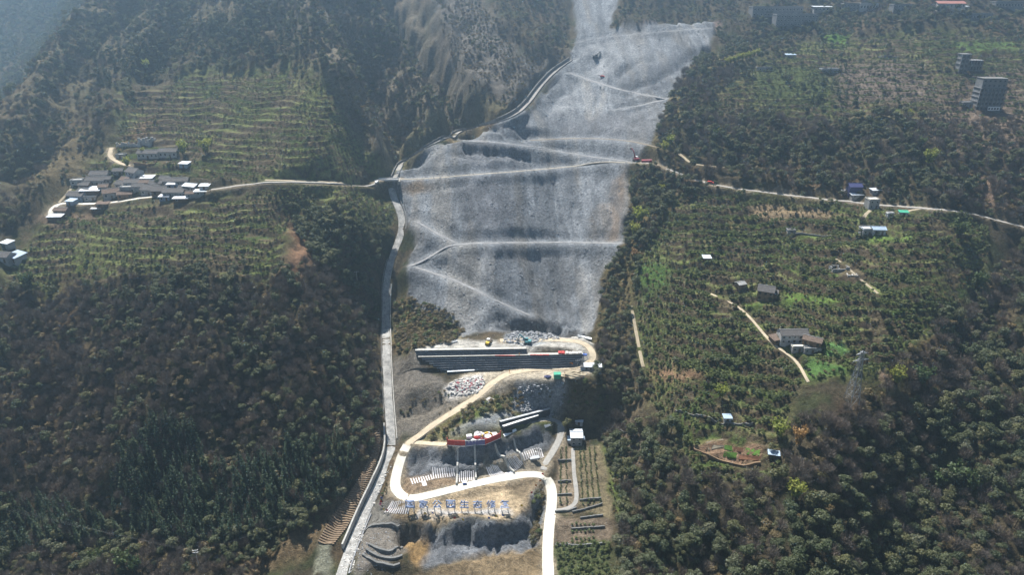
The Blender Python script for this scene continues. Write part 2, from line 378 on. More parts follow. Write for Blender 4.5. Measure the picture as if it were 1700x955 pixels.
ROAD = [(911,965),(908,900),(915,850),(918,815),(908,793),(885,786),(850,791),(800,801),(740,815),(695,829),(668,827),(654,812),(658,785),(668,755),(676,742)]
TRACK = [(674,746),(690,727),(715,708),(750,686),(785,664),(808,645),(826,628),(850,617),(900,613),(965,610),(984,601),(985,588),(977,574),(958,566),(905,563),(830,566)]
CHAN = [(563,965),(572,930),(584,900),(605,850),(628,800),(645,765),(651,735),(646,690),(641,600),(640,500),(642,450),(654,415),(669,378),(666,350),(652,322),(647,303),(660,276),(690,252),(722,232),(770,214),(830,200),(868,180),(890,150),(912,122),(948,97)]
level('channel', CHAN, 4.2, -1.3, 2, 2.2)
level('road', ROAD, 4.4, 0, 2, 2.5)
level('track', TRACK, 3.6, 0, 2, 2.5)
level('spur_track', [(690,735),(715,738),(742,737)], 3.0)
level('gravel_track', [(902,782),(905,768),(922,745),(934,718),(930,700),(905,694),(880,702)], 3.0)
level('field_path', [(951,745),(952,780),(957,812),(958,835),(945,846),(922,848)], 1.8)
level('bench_low', [(678,443),(712,428),(756,404),(800,403),(880,403),(960,403),(1034,404)], 2.4, 0, 1, 8.0)
level('bench_ramp', [(692,368),(725,388),(756,403)], 2.4, 0, 1, 8.0)
level('bench_ramp_low', [(690,444),(740,460),(780,476),(830,503),(880,524)], 2.4, 0, 1, 8.0)
level('bench_mid', [(655,299),(720,296),(780,290),(880,283),(1000,272),(1066,270)], 2.4, 0, 1, 8.0)
level('bench_top', [(760,232),(830,236),(900,246),(960,258),(1045,268)], 2.4, 0, 1, 8.0)
level('bench_crest', [(880,233),(960,229),(1040,232),(1090,244)], 2.4, 0, 1, 8.0)
level('bench_high', [(945,121),(985,135),(1040,152),(1104,163)], 4.0, 0, 1)
level('bench_rim', [(1020,182),(1060,176),(1110,163)], 4.0, 0, 1)
level('bench_far', [(950,72),(1000,60),(1100,52),(1180,46)], 4.0, 0, 1)
level('west_road', [(348,315),(400,308),(450,302),(540,305),(600,309),(624,311)], 2.2)
level('west_farm_road', [(440,299),(520,300),(560,303)], 2.2)
level('village_road', [(84,357),(86,346),(100,336),(150,340),(190,336),(232,329),(262,325)], 3.0)
level('village_lane', [(98,338),(112,322),(119,308)], 2.0)
level('terrace_lane', [(215,276),(190,268),(180,258),(186,245)], 2.6)
level('bridge_road', [(622,302),(628,298),(648,299),(665,298)], 4.2, .3)
level('east_road', [(1066,270),(1085,271),(1110,281),(1140,294),(1180,307),(1280,321),(1400,334),(1480,343),(1560,346),(1620,356),(1710,380)], 2.7)
level('east_lane', [(1128,255),(1140,266),(1150,273),(1190,277),(1240,280)], 2.4)
level('farm_path', [(1180,488),(1215,502),(1242,522),(1262,548),(1284,574),(1318,594),(1332,615),(1342,635)], 1.5)
level('orchard_path', [(1048,508),(1056,550),(1062,585),(1068,610)], 1.6)
level('steep_path', [(1385,428),(1404,440),(1425,462),(1458,488)], 1.3)
level('house_lane', [(1452,344),(1440,352),(1434,362)], 2.0)
level('barn_lane', [(1492,357),(1510,350),(1530,345)], 2.2)
LINES['bridge_road'][0][:, 2] += .0

# ------------------------------------------------------------------ ground colours by material
CB = np.zeros(XX.shape+(3,)); CB[:] = (.060, .050, .032)
n1 = fbm(XX/20, YY/20, 61); n2 = fbm(XX/7, YY/7, 62); n3 = fbm(XX/60, YY/60, 63)
GRASSY = np.ones(XX.shape)
def tint(m, c, var=0.0, s=70):
    global CB
    q = m > .003
    if q.any():
        c = np.array(c)[None]*(1+var*(fbm(XX[q]/6, YY[q]/6, s)[:, None]-.5)*2)
        CB[q] = CB[q]*(1-m[q][:, None])+c*m[q][:, None]
tint(smooth(.45, .65, n1), (.080, .064, .038), .2); tint(smooth(.5, .68, n2)*.8, (.042, .050, .022), .2)
tint(smooth(.6, .75, n3)*.5, (.13, .085, .05), .2)
# farm ground
tint(M_FARM*.9, (.12, .098, .060), .3, 71)
tint(M_FARM*smooth(.46, .60, fbm(XX/16, YY/9, 72)), (.060, .085, .022), .3, 73)
tint(M_FR*smooth(.58, .66, fbm(XX/13, YY/8, 74))*.9, (.075, .115, .030), .25, 75)
tint(RIS*M_FARM*.9, (.060, .045, .030), .3, 76)
tread = M_FARM*smooth(.02, .12, FR)*(1-smooth(.5, .6, FR))
tint(tread*smooth(.40, .58, fbm(XX/22, YY/10, 77))*.9, (.150, .165, .060), .3, 78)
CB = CB
tint(mask(casts([(420,-20),(480,60),(560,160),(650,285),(700,240),(780,195),(720,60),(690,-20)]), 8)*.85, (.15, .13, .095), .3, 66)
tint(mask(casts([(0,330),(100,230),(200,120),(330,40),(420,0),(300,-20),(140,5),(0,190)]), 8)*.6, (.115, .10, .06), .3, 67)
EDITS = [  # traced patches: outline, colour, variation, softness
 (P_SCREE, (.125,.115,.10), .4, 9), ([(640,270),(700,236),(770,216),(850,198),(845,190),(770,195),(720,212),(660,255)], (.16,.145,.075), .25, 5),
 ([(740,232),(800,214),(870,196),(905,190),(900,200),(850,210),(790,224),(760,234)], (.22,.17,.09), .2, 3),
 ([(1085,330),(1045,278),(1042,330),(1035,400),(1005,450),(993,520),(987,560),(1030,560),(1060,420),(1120,340)], (.12,.095,.045), .3, 5),
 ([(1090,60),(1010,50),(1060,42),(1190,32),(1200,45),(1130,58)], (.20,.14,.11), .2, 3),
 ([(1110,175),(1180,90),(1240,100),(1180,190),(1100,260),(1085,230)], (.14,.12,.055), .3, 8),
 ([(655,500),(690,498),(758,528),(768,560),(700,580),(655,578)], (.20,.155,.065), .3, 3),
 ([(650,590),(685,578),(705,588),(745,632),(775,650),(765,672),(700,712),(652,735)], (.15,.135,.115), .15, 2),
 ([(676,640),(735,640),(770,660),(745,688),(690,715),(660,712)], (.165,.145,.118), .1, 2),
 ([(680,735),(740,735),(830,705),(860,690),(850,660),(820,665),(760,690)], (.19,.17,.075), .3, 2),
 ([(695,588),(705,575),(760,562),(880,570),(960,560),(985,570),(985,605),(960,606),(950,582),(880,582),(740,586)], (.42,.40,.36), .2, 2),
 ([(840,560),(850,555),(900,558),(930,562),(900,572),(850,572)], (.30,.33,.35), .3, 2),
 ([(735,645),(790,615),(850,611),(978,606),(992,622),(930,630),(860,634),(825,650),(800,662),(745,660)], (.46,.40,.31), .2, 2),
 ([(740,640),(800,620),(800,650),(750,662)], (.50,.48,.46), .3, 2),
 ([(860,640),(940,632),(945,665),(925,692),(880,695),(850,680)], (.22,.23,.24), .35, 2),
 ([(930,632),(990,628),(1000,690),(945,690)], (.12,.095,.055), .3, 3),
 ([(800,690),(840,680),(860,695),(790,720),(745,725),(760,715)], (.24,.25,.255), .3, 2),
 ([(668,770),(690,742),(740,740),(830,730),(900,712),(915,735),(885,770),(800,780),(745,790),(680,792)], (.15,.157,.168), .45, 2),
 ([(670,795),(690,790),(745,775),(765,800),(740,815),(690,826),(672,822)], (.26,.19,.125), .15, 1.5),
 ([(775,790),(815,772),(905,755),(905,786),(830,793),(770,806)], (.28,.24,.18), .2, 1.5),
 ([(640,838),(672,834),(740,822),(830,800),(890,793),(908,806),(898,822),(880,838),(848,866),(740,864),(640,850)], (.40,.31,.20), .25, 1.5),
 ([(845,805),(885,795),(898,800),(893,818),(872,832),(850,822)], (.22,.17,.11), .15, 1.2),
 ([(690,850),(770,848),(850,846),(850,856),(690,858)], (.42,.41,.40), .1, 1),
 ([(648,866),(740,870),(848,868),(880,842),(905,812),(908,880),(880,922),(700,938),(660,900)], (.15,.158,.17), .5, 1.5),
 ([(870,862),(895,825),(908,825),(905,870),(885,890)], (.19,.20,.21), .2, 1.5),
 ([(700,945),(800,925),(905,905),(903,965),(690,965)], (.20,.15,.09), .2, 1.5),
 ([(672,900),(690,880),(715,900),(700,940),(676,930)], (.24,.16,.075), .3, 1.5),
 ([(598,880),(640,868),(672,878),(668,920),(640,945),(590,955)], (.19,.17,.145), .2, 1.5),
 ([(595,880),(620,820),(650,830),(650,868),(610,880)], (.17,.16,.14), .3, 2),
 ([(524,955),(528,900),(556,905),(556,960)], (.20,.20,.15), .2, 1),
 ([(380,940),(480,890),(560,830),(560,880),(524,900),(500,935),(430,958)], (.13,.095,.055), .3, 3),
 ([(925,738),(950,742),(952,850),(918,850),(922,800)], (.21,.165,.115), .2, 1),
 ([(952,740),(1000,742),(1015,800),(1010,860),(958,842)], (.17,.14,.085), .25, 1),
 ([(918,855),(1012,862),(1016,900),(915,902)], (.16,.125,.09), .25, 1),
 ([(920,905),(1015,900),(1010,960),(915,960)], (.09,.10,.045), .3, 1),
 ([(1005,700),(1060,690),(1080,740),(1040,800),(1010,760)], (.15,.115,.085), .2, 4),
 ([(1000,740),(1030,760),(1040,860),(1025,870)], (.10,.13,.035), .3, 2),
 ([(855,690),(915,690),(912,712),(860,715)], (.13,.145,.04), .3, 1.5),
 ([(765,690),(800,680),(800,692),(760,705)], (.11,.15,.035), .3, 2),
 ([(1080,618),(1110,612),(1165,620),(1170,632),(1100,632)], (.24,.15,.09), .2, 2),
 ([(1300,488),(1340,487),(1400,500),(1400,508),(1310,502)], (.11,.17,.04), .2, 1.5),
 ([(1230,505),(1270,505),(1270,512),(1235,512)], (.11,.17,.04), .2, 1.5),
 ([(1372,568),(1400,564),(1405,584),(1375,586)], (.10,.19,.06), .1, 1), ([(1335,600),(1400,600),(1405,622),(1340,628)], (.085,.16,.045), .3, 2),
 ([(1155,745),(1175,732),(1205,728),(1265,742),(1262,762),(1200,766),(1165,752)], (.26,.17,.11), .2, 1.5),
 ([(1580,70),(1690,66),(1690,86),(1600,88)], (.085,.13,.035), .3, 4), ([(1365,60),(1410,55),(1410,72),(1375,72)], (.08,.15,.03), .3, 3),
 ([(1250,120),(1330,110),(1400,135),(1380,155),(1260,165)], (.080,.10,.036), .3, 5),
 ([(1240,345),(1270,340),(1360,348),(1410,356),(1400,362),(1260,360)], (.24,.18,.11), .2, 2),
 ([(1160,375),(1230,372),(1230,385),(1165,388)], (.15,.13,.06), .3, 2),
 ([(1320,390),(1380,390),(1382,396),(1325,396)], (.14,.19,.05), .2, 1),
 ([(1440,395),(1520,392),(1520,402),(1445,402)], (.13,.20,.045), .3, 1.5),
 ([(1050,440),(1110,440),(1110,485),(1070,490)], (.065,.11,.03), .3, 3),
 ([(1030,560),(1060,600),(1090,660),(1060,700),(1010,680)], (.12,.095,.06), .3, 4),
 ([(1590,120),(1700,115),(1720,250),(1560,260),(1540,200)], (.15,.115,.085), .25, 10), ([(1380,110),(1530,100),(1560,170),(1400,170)], (.15,.12,.095), .2, 8),
 ([(1600,285),(1720,280),(1720,360),(1620,350)], (.17,.12,.085), .25, 6),
 ([(1385,662),(1425,664),(1432,684),(1390,688)], (.13,.095,.06), .25, 2), ([(1455,625),(1480,622),(1478,635),(1458,636)], (.34,.24,.17), .1, 1),
 ([(480,350),(520,380),(515,440),(495,470),(455,465),(480,430)], (.19,.115,.07), .25, 3), ([(60,370),(90,350),(160,345),(160,360),(90,385)], (.15,.11,.075), .2, 2),
 ([(100,450),(130,480),(130,640),(90,700),(80,560)], (.125,.085,.05), .3, 6), ([(30,330),(90,250),(160,190),(180,230),(90,330)], (.115,.092,.05), .3, 8),
 ([(225,210),(260,190),(250,230),(180,260)], (.15,.105,.06), .3, 5),
]
for (px, c, var, soft) in EDITS:
    tint(mask(casts(px), soft), c, var, int(abs(px[0][0])) % 97)
# the loose rock
gx_ = XX+(fbm(XX/20, YY/20, 84)-.5)*6+YY*.06
st1 = smooth(.40, .60, fbm(gx_/4.2, YY/75, 81)); st2 = smooth(.42, .58, fbm(gx_/1.9, YY/45, 86)); ton = smooth(.47, .53, fbm(gx_/7.5, YY/48, 88)+.10*(fbm(XX/2, YY/3, 89)-.5))
gcol = .168*(1+.18*(st1-.5)+.16*(st2-.5)+.26*(ton-.5)+.20*(fbm(XX/26, YY/50, 82)-.5)+.16*(fbm(XX/1.6, YY/1.6, 87)-.5))+.03
warm = smooth(.5, .7, fbm(gx_/9, YY/60, 90))
G3 = np.stack([gcol*(.94+.07*warm), gcol*1.0, gcol*(1.07-.10*warm)], 2)
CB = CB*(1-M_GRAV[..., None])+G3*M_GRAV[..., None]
for (px, c, var, soft) in [
 ([(775,300),(845,295),(860,350),(850,398),(790,400),(765,350)], (.15,.157,.17), .3, 5), ([(885,408),(960,410),(955,520),(920,500),(890,450)], (.15,.155,.16), .25, 5),
 ([(770,240),(880,250),(880,282),(800,285),(760,265)], (.15,.157,.17), .3, 5), ([(985,340),(1015,330),(1008,400),(975,400)], (.17,.16,.15), .2, 2), ([(905,200),(1000,190),(1090,185),(1085,225),(960,226)], (.16,.165,.175), .3, 5),
 ([(820,530),(880,532),(965,550),(960,560),(860,556)], (.11,.10,.088), .3, 1.5), ([(1080,110),(1160,90),(1150,105),(1105,150),(1070,150)], (.13,.14,.155), .3, 4),
 ([(655,305),(700,300),(720,305),(680,325)], (.21,.165,.12), .3, 2), ([(1015,300),(1040,280),(1030,400),(1010,400)], (.20,.165,.135), .3, 2),
 ([(940,120),(990,70),(1040,60),(1080,90),(1000,130)], (.24,.25,.26), .2, 6), ([(800,480),(880,530),(800,560),(770,555)], (.19,.20,.21), .15, 4),
 ([(970,180),(960,140),(900,185)], (.24,.25,.26), .15, 5)]:
    tint(mask(casts(px), soft)*M_GRAV*(.55+.45*st1), c, var, 17)
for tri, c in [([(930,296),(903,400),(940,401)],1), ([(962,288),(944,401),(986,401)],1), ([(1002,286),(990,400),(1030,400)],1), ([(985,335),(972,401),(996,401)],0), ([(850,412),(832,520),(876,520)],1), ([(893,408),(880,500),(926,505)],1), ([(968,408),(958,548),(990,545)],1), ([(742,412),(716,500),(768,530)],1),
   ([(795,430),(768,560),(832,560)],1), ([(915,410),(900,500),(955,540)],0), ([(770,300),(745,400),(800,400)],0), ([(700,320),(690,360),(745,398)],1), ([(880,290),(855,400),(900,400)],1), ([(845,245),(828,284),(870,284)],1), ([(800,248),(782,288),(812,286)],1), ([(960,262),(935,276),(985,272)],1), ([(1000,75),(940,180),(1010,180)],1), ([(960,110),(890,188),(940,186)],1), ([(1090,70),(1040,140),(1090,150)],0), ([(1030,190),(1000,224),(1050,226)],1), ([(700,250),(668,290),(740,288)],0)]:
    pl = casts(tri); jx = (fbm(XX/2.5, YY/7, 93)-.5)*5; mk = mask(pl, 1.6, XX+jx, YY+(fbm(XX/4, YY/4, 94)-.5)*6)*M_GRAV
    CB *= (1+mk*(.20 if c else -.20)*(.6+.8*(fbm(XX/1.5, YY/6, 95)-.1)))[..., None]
for nm, c, wd in [('bench_low',(.30,.30,.29),3.6),('bench_ramp',(.33,.33,.33),3),('bench_ramp_low',(.36,.36,.35),3.4),('bench_mid',(.40,.36,.29),4.0),('bench_top',(.36,.36,.36),3.6),('bench_crest',(.24,.20,.15),3),('bench_high',(.46,.46,.45),4),('bench_rim',(.36,.36,.36),4),('bench_far',(.36,.36,.37),3)]:
    d, _, _ = poly_dist(WX*.3+XX*.7, WY*.3+YY*.7, LINES[nm][0]); tint((1-smooth(wd*.3, wd*.5, d))*.15, c, .12, 5)
# worn verges along roads
for nm in ('road', 'track', 'spur_track', 'gravel_track', 'east_road', 'west_road', 'village_road', 'bridge_road', 'terrace_lane'):
    P, wd = LINES[nm]; d, _, _ = poly_dist(WX, WY, P); tint((1-smooth(wd*.5, wd*.5+1.8, d))*.8, (.30, .25, .18), .2, 9)

M_ROADS = np.zeros(XX.shape)
for nm, (P, wd) in LINES.items():
    d, _, _ = poly_dist(XX, YY, P); M_ROADS = np.maximum(M_ROADS, (d < wd*.5+1.3).astype(float))

# ------------------------------------------------------------------ node helpers
def new_mat(name, rough=.9, spec=.15):
    m = bpy.data.materials.new(name); m.use_nodes = True
    b = m.node_tree.nodes["Principled BSDF"]; b.inputs["Roughness"].default_value = rough; b.inputs["Specular IOR Level"].default_value = spec
    return m, m.node_tree, b
def node(t, kind, **kw):
    n = t.nodes.new(kind)
    for k, v in kw.items(): setattr(n, k, v)
    return n
def noise(t, scale, detail=4, coord=None, rough=.55):
    n = node(t, "ShaderNodeTexNoise"); n.inputs["Scale"].default_value = scale; n.inputs["Detail"].default_value = detail; n.inputs["Roughness"].default_value = rough
    if coord: t.links.new(coord, n.inputs["Vector"])
    return n.outputs["Fac"]
def mrange(t, v, a, b, c, d):
    n = node(t, "ShaderNodeMapRange"); t.links.new(v, n.inputs[0])
    for i, q in enumerate((a, b, c, d)): n.inputs[1+i].default_value = q
    return n.outputs[0]
def math_n(t, op, a, b):
    n = node(t, "ShaderNodeMath", operation=op)
    for i, q in enumerate((a, b)):
        if isinstance(q, (int, float)): n.inputs[i].default_value = q
        else: t.links.new(q, n.inputs[i])
    return n.outputs[0]
def mixc(t, f, a, b, mode='MIX'):
    n = node(t, "ShaderNodeMix", data_type='RGBA', blend_type=mode)
    if isinstance(f, (int, float)): n.inputs[0].default_value = f
    else: t.links.new(f, n.inputs[0])
    for i, q in ((6, a), (7, b)):
        if isinstance(q, tuple): n.inputs[i].default_value = (*q, 1) if len(q) == 3 else q
        else: t.links.new(q, n.inputs[i])
    return n.outputs[2]
def bump(t, b, h, strength, dist):
    n = node(t, "ShaderNodeBump"); n.inputs["Strength"].default_value = strength; n.inputs["Distance"].default_value = dist
    t.links.new(h, n.inputs["Height"]); t.links.new(n.outputs[0], b.inputs["Normal"])

gm, t, b = new_mat("ground", .95, .08)
at = node(t, "ShaderNodeAttribute", attribute_name="Col"); am = node(t, "ShaderNodeAttribute", attribute_name="Rock")
tc = node(t, "ShaderNodeTexCoord").outputs["Object"]
mp = node(t, "ShaderNodeMapping"); t.links.new(tc, mp.inputs[0]); mp.inputs["Scale"].default_value = (1, .32, .32)
f1 = noise(t, .55, 5, tc, .65); f5 = noise(t, .75, 6, tc, .8); f2 = noise(t, .10, 4, tc); f3 = noise(t, 2.2, 3, tc, .7); f4 = noise(t, .9, 4, mp.outputs[0], .7)
k1 = mrange(t, f1, .3, .7, .55, 1.45); k2 = mrange(t, f2, .3, .7, .8, 1.2); k3 = mrange(t, f3, .3, .7, .72, 1.28); k4 = mrange(t, f4, .3, .7, .86, 1.14)
soilk = math_n(t, 'MULTIPLY', k1, k3); rockk = math_n(t, 'MULTIPLY', mrange(t, f5, .34, .66, .48, 1.52), k4)
kk = node(t, "ShaderNodeMix", data_type='FLOAT'); t.links.new(am.outputs["Fac"], kk.inputs[0]); t.links.new(soilk, kk.inputs[2]); t.links.new(rockk, kk.inputs[3])
k = math_n(t, 'MULTIPLY', kk.outputs[0], k2)
vm = node(t, "ShaderNodeVectorMath", operation='SCALE'); t.links.new(at.outputs["Color"], vm.inputs[0]); t.links.new(k, vm.inputs["Scale"])
t.links.new(vm.outputs[0], b.inputs["Base Color"])
hb = math_n(t, 'ADD', f1, math_n(t, 'MULTIPLY', f3, .5)); bump(t, b, hb, 1.0, 1.1)

def grid_mesh():
    me = bpy.data.meshes.new("ground"); H, Wd = XX.shape
    V = np.stack([XX, YY, ZZ], 2).reshape(-1, 3)
    idx = np.arange(H*Wd).reshape(H, Wd)
    Q = np.stack([idx[:-1, :-1], idx[:-1, 1:], idx[1:, 1:], idx[1:, :-1]], 2).reshape(-1, 4)
    me.vertices.add(len(V)); me.vertices.foreach_set("co", V.ravel())
    me.loops.add(Q.size); me.loops.foreach_set("vertex_index", Q.ravel().astype(np.int32))
    me.polygons.add(len(Q)); me.polygons.foreach_set("loop_start", np.arange(0, Q.size, 4, dtype=np.int32)); me.polygons.foreach_set("loop_total", np.full(len(Q), 4, dtype=np.int32))
    me.polygons.foreach_set("use_smooth", np.ones(len(Q), bool))
    me.update(calc_edges=True)
    ca = me.attributes.new("Col", 'FLOAT_COLOR', 'POINT')
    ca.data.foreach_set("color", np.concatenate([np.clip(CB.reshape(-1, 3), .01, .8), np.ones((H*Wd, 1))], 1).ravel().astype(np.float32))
    ra = me.attributes.new("Rock", 'FLOAT', 'POINT'); ra.data.foreach_set("value", np.clip(M_GRAV+M_SCREE*.5, 0, 1).ravel().astype(np.float32))
    me.materials.append(gm)
    return me
ground = bpy.data.objects.new("terrain", grid_mesh()); COL.objects.link(ground); ground["kind"] = "structure"

# ------------------------------------------------------------------ plant materials
def leaf_mat(name, cols, trans=.38, rough=.8):
    m = bpy.data.materials.new(name); m.use_nodes = True; t = m.node_tree; t.nodes.clear()
    oi = node(t, "ShaderNodeObjectInfo"); rp = node(t, "ShaderNodeValToRGB"); t.links.new(oi.outputs["Random"], rp.inputs[0])
    el = rp.color_ramp.elements; n = len(cols)
    while len(el) < n: el.new(.5)
    for i, c in enumerate(cols): el[i].position = i/(n-1); el[i].color = (*c, 1)
    tc = node(t, "ShaderNodeTexCoord").outputs["Object"]
    nf = noise(t, 1.1, 3, tc, .7); k = mrange(t, nf, .3, .7, .55, 1.5)
    vm = node(t, "ShaderNodeVectorMath", operation='SCALE'); t.links.new(rp.outputs[0], vm.inputs[0]); t.links.new(k, vm.inputs["Scale"])
    df = node(t, "ShaderNodeBsdfDiffuse"); tr = node(t, "ShaderNodeBsdfTranslucent"); mx = node(t, "ShaderNodeMixShader"); mx.inputs[0].default_value = trans
    gl = node(t, "ShaderNodeBsdfGlossy"); gl.inputs["Roughness"].default_value = .55; mg = node(t, "ShaderNodeMixShader"); mg.inputs[0].default_value = .02
    for s_ in (df, tr): t.links.new(vm.outputs[0], s_.inputs["Color"])
    t.links.new(df.outputs[0], mx.inputs[1]); t.links.new(tr.outputs[0], mx.inputs[2])
    t.links.new(mx.outputs[0], mg.inputs[1]); t.links.new(gl.outputs[0], mg.inputs[2])
    o = node(t, "ShaderNodeOutputMaterial"); t.links.new(mg.outputs[0], o.inputs[0])
    return m
def plain(name, col, rough=.85, var=.25, scale=.6, metal=0.0, spec=.2, bstr=0.0):
    m, t, b = new_mat(name, rough, spec); b.inputs["Metallic"].default_value = metal
    tc = node(t, "ShaderNodeTexCoord").outputs["Object"]
    k = mrange(t, noise(t, scale, 5, tc, .65), .3, .7, 1-var, 1+var)
    k = math_n(t, 'MULTIPLY', k, mrange(t, noise(t, scale*6, 3, tc), .3, .7, 1-var*.6, 1+var*.6))
    vm = node(t, "ShaderNodeVectorMath", operation='SCALE'); vm.inputs[0].default_value = col; t.links.new(k, vm.inputs["Scale"])
    t.links.new(vm.outputs[0], b.inputs["Base Color"])
    if bstr: bump(t, b, noise(t, scale*5, 4, tc), bstr, .1)
    return m
MAT = {}
MAT['leaf'] = leaf_mat("broadleaf foliage", [(.045,.062,.024),(.098,.112,.052),(.064,.084,.040),(.125,.125,.052),(.058,.074,.032),(.132,.136,.078)])
MAT['needle'] = leaf_mat("conifer needles", [(.016,.034,.018),(.026,.046,.022),(.034,.054,.024)], .15)
MAT['twig'] = leaf_mat("bare twigs", [(.12,.102,.088),(.15,.124,.104),(.105,.09,.08),(.16,.12,.09)], .1)
MAT['bamboo'] = leaf_mat("bamboo leaves", [(.22,.26,.05),(.28,.29,.06),(.18,.24,.05)], .45)
MAT['bamboo_dark'] = leaf_mat("dark bamboo leaves", [(.060,.095,.035),(.085,.115,.04)], .35)
MAT['bamboo_dry'] = leaf_mat("withered bamboo leaves", [(.36,.22,.085),(.32,.195,.08)], .3)
MAT['orchard'] = leaf_mat("orchard leaves", [(.075,.100,.034),(.118,.148,.048),(.092,.120,.042),(.160,.190,.060)], .4)
MAT['dry'] = leaf_mat("dry scrub leaves", [(.17,.125,.060),(.13,.105,.050),(.20,.145,.065),(.11,.105,.045),(.12,.095,.055)])
MAT['bark'] = plain("bark", (.075, .058, .045), .95, .3, 1.5)

def mesh_np(name, V, Fc, mat):
    me = bpy.data.meshes.new(name); me.from_pydata([tuple(v) for v in V], [], [tuple(f) for f in Fc]); me.materials.append(mat); return me
def quads(C, N, S, asp=1.0, up=None, rg=None):
    """leaf-sized faces: centres, normals, half sizes"""
    rg = rg or RNG; n = len(C)
    N = N/np.maximum(np.linalg.norm(N, axis=1, keepdims=True), 1e-6)
    R = rg.normal(size=(n, 3)) if up is None else up+rg.normal(size=(n, 3))*.25
    A = np.cross(N, R); A /= np.maximum(np.linalg.norm(A, axis=1, keepdims=True), 1e-6); B = np.cross(N, A)
    S = np.asarray(S).reshape(-1, 1)
    V = np.stack([C-A*S*.95, C-B*S*asp*.8+A*S*.1, C+A*S, C+B*S*asp*.9-A*S*.15], 1).reshape(-1, 3)
    return V, np.arange(4*n).reshape(n, 4)
def crown_broad(seed, h=7.0, r=2.7, n=850, leaf=.27, mat='leaf', low=.28, name='crown'):
    rg = np.random.default_rng(seed); L = 9
    lc = rg.normal(size=(L, 3)); lc /= np.linalg.norm(lc, axis=1, keepdims=True); lc *= rg.uniform(.25, .72, (L, 1))
    lc = lc*np.array([r, r, (h*(1-low))/2])*1.0+np.array([0, 0, h*(low+(1-low)/2)]); lr = rg.uniform(.36, .62, L)*r
    k = rg.integers(0, L, n); d = rg.normal(size=(n, 3)); d /= np.linalg.norm(d, axis=1, keepdims=True)
    d[:, 2] = np.where(d[:, 2] < -.3, -d[:, 2], d[:, 2])
    rad = lr[k]*(1-rg.random(n)**2.2*.6)
    C = lc[k]+d*rad[:, None]*np.array([1, 1, .8]); N = d+rg.normal(size=(n, 3))*.45+np.array([0, 0, .35])
    V, Q = quads(C, N, rg.uniform(.65, 1.25, n)*leaf, 1.0, None, rg)
    return mesh_np(name, V, Q, MAT[mat])
def tube_np(pts, rads, k=5):
    V = []; Q = []
    for i, (p, r) in enumerate(zip(pts, rads)):
        for j in range(k):
            a = 2*math.pi*j/k; V.append((p[0]+r*math.cos(a), p[1]+r*math.sin(a), p[2]))
    for i in range(len(pts)-1):
        for j in range(k): Q.append((i*k+j, i*k+(j+1) % k, (i+1)*k+(j+1) % k, (i+1)*k+j))
    return V, Q
def trunk_mesh(seed, h, r0, limbs=4):
    rg = np.random.default_rng(seed+500); V, Q = tube_np([(0, 0, -.8), (.05, 0, h*.35), (.1, .05, h*.75)], [r0, r0*.75, r0*.3])
    for i in range(limbs):
        a = rg.uniform(0, 6.28); z = h*rg.uniform(.3, .5); e = (math.cos(a)*h*.26, math.sin(a)*h*.26, z+h*.22)
        v, q = tube_np([(.05, 0, z), e], [r0*.45, r0*.15], 4); o = len(V); V += v; Q += [tuple(x+o for x in f) for f in q]
    return mesh_np("trunk", V, Q, MAT['bark'])
def crown_conifer(seed, h=10.5, r=1.9, tiers=10, per=26):
    rg = np.random.default_rng(seed); C = []; N = []; S = []
    for i in range(tiers):
        f = i/(tiers-1); z = h*(.12+.86*f); rr = r*(1-f)**.8*rg.uniform(.85, 1.1)+.12
        m = max(5, int(per*(1-f*.75)))
        a = rg.uniform(0, 6.28, m); q = np.sqrt(rg.random(m))*rr
        C.append(np.stack([np.cos(a)*q, np.sin(a)*q, z-q*.55+rg.normal(size=m)*.12], 1))
        N.append(np.stack([np.cos(a)*.6, np.sin(a)*.6, np.ones(m)], 1)+rg.normal(size=(m, 3))*.3); S.append(np.full(m, .30+.26*(1-f))*rg.uniform(.7, 1.2, m))
    V, Q = quads(np.concatenate(C), np.concatenate(N), np.concatenate(S), 1.0, None, rg)
    return mesh_np("crown", V, Q, MAT['needle'])
def crown_bare(seed, h=7.5, r=2.8, n=300):
    rg = np.random.default_rng(seed); V = []; Q = []
    def stick(p, e, w):
        p = np.array(p); e = np.array(e); d = e-p; s = np.cross(d, rg.normal(size=3)); s /= max(np.linalg.norm(s), 1e-6); o = len(V)
        V.extend([p-s*w, p+s*w, e+s*w*.4, e-s*w*.4]); Q.append((o, o+1, o+2, o+3))
    for i in range(n):
        d = rg.normal(size=3); d /= np.linalg.norm(d); d[2] = abs(d[2])*.9+.1
        R = rg.uniform(.35, 1.0); c = np.array([d[0]*r*R, d[1]*r*R, h*.36+d[2]*h*.58*R])
        g = c-np.array([0, 0, h*.18]); g /= np.linalg.norm(g); g = g+rg.normal(size=3)*.35
        stick(c-g*rg.uniform(.5, 1.0), c+g*rg.uniform(.4, .9), rg.uniform(.03, .085))
    for i in range(16):
        a = rg.uniform(0, 6.28); k = rg.uniform(.35, .6); stick((0, 0, h*rg.uniform(.2, .45)), (math.cos(a)*r*k, math.sin(a)*r*k, h*rg.uniform(.55, .8)), .1)
    return mesh_np("crown", V, Q, MAT['twig'])
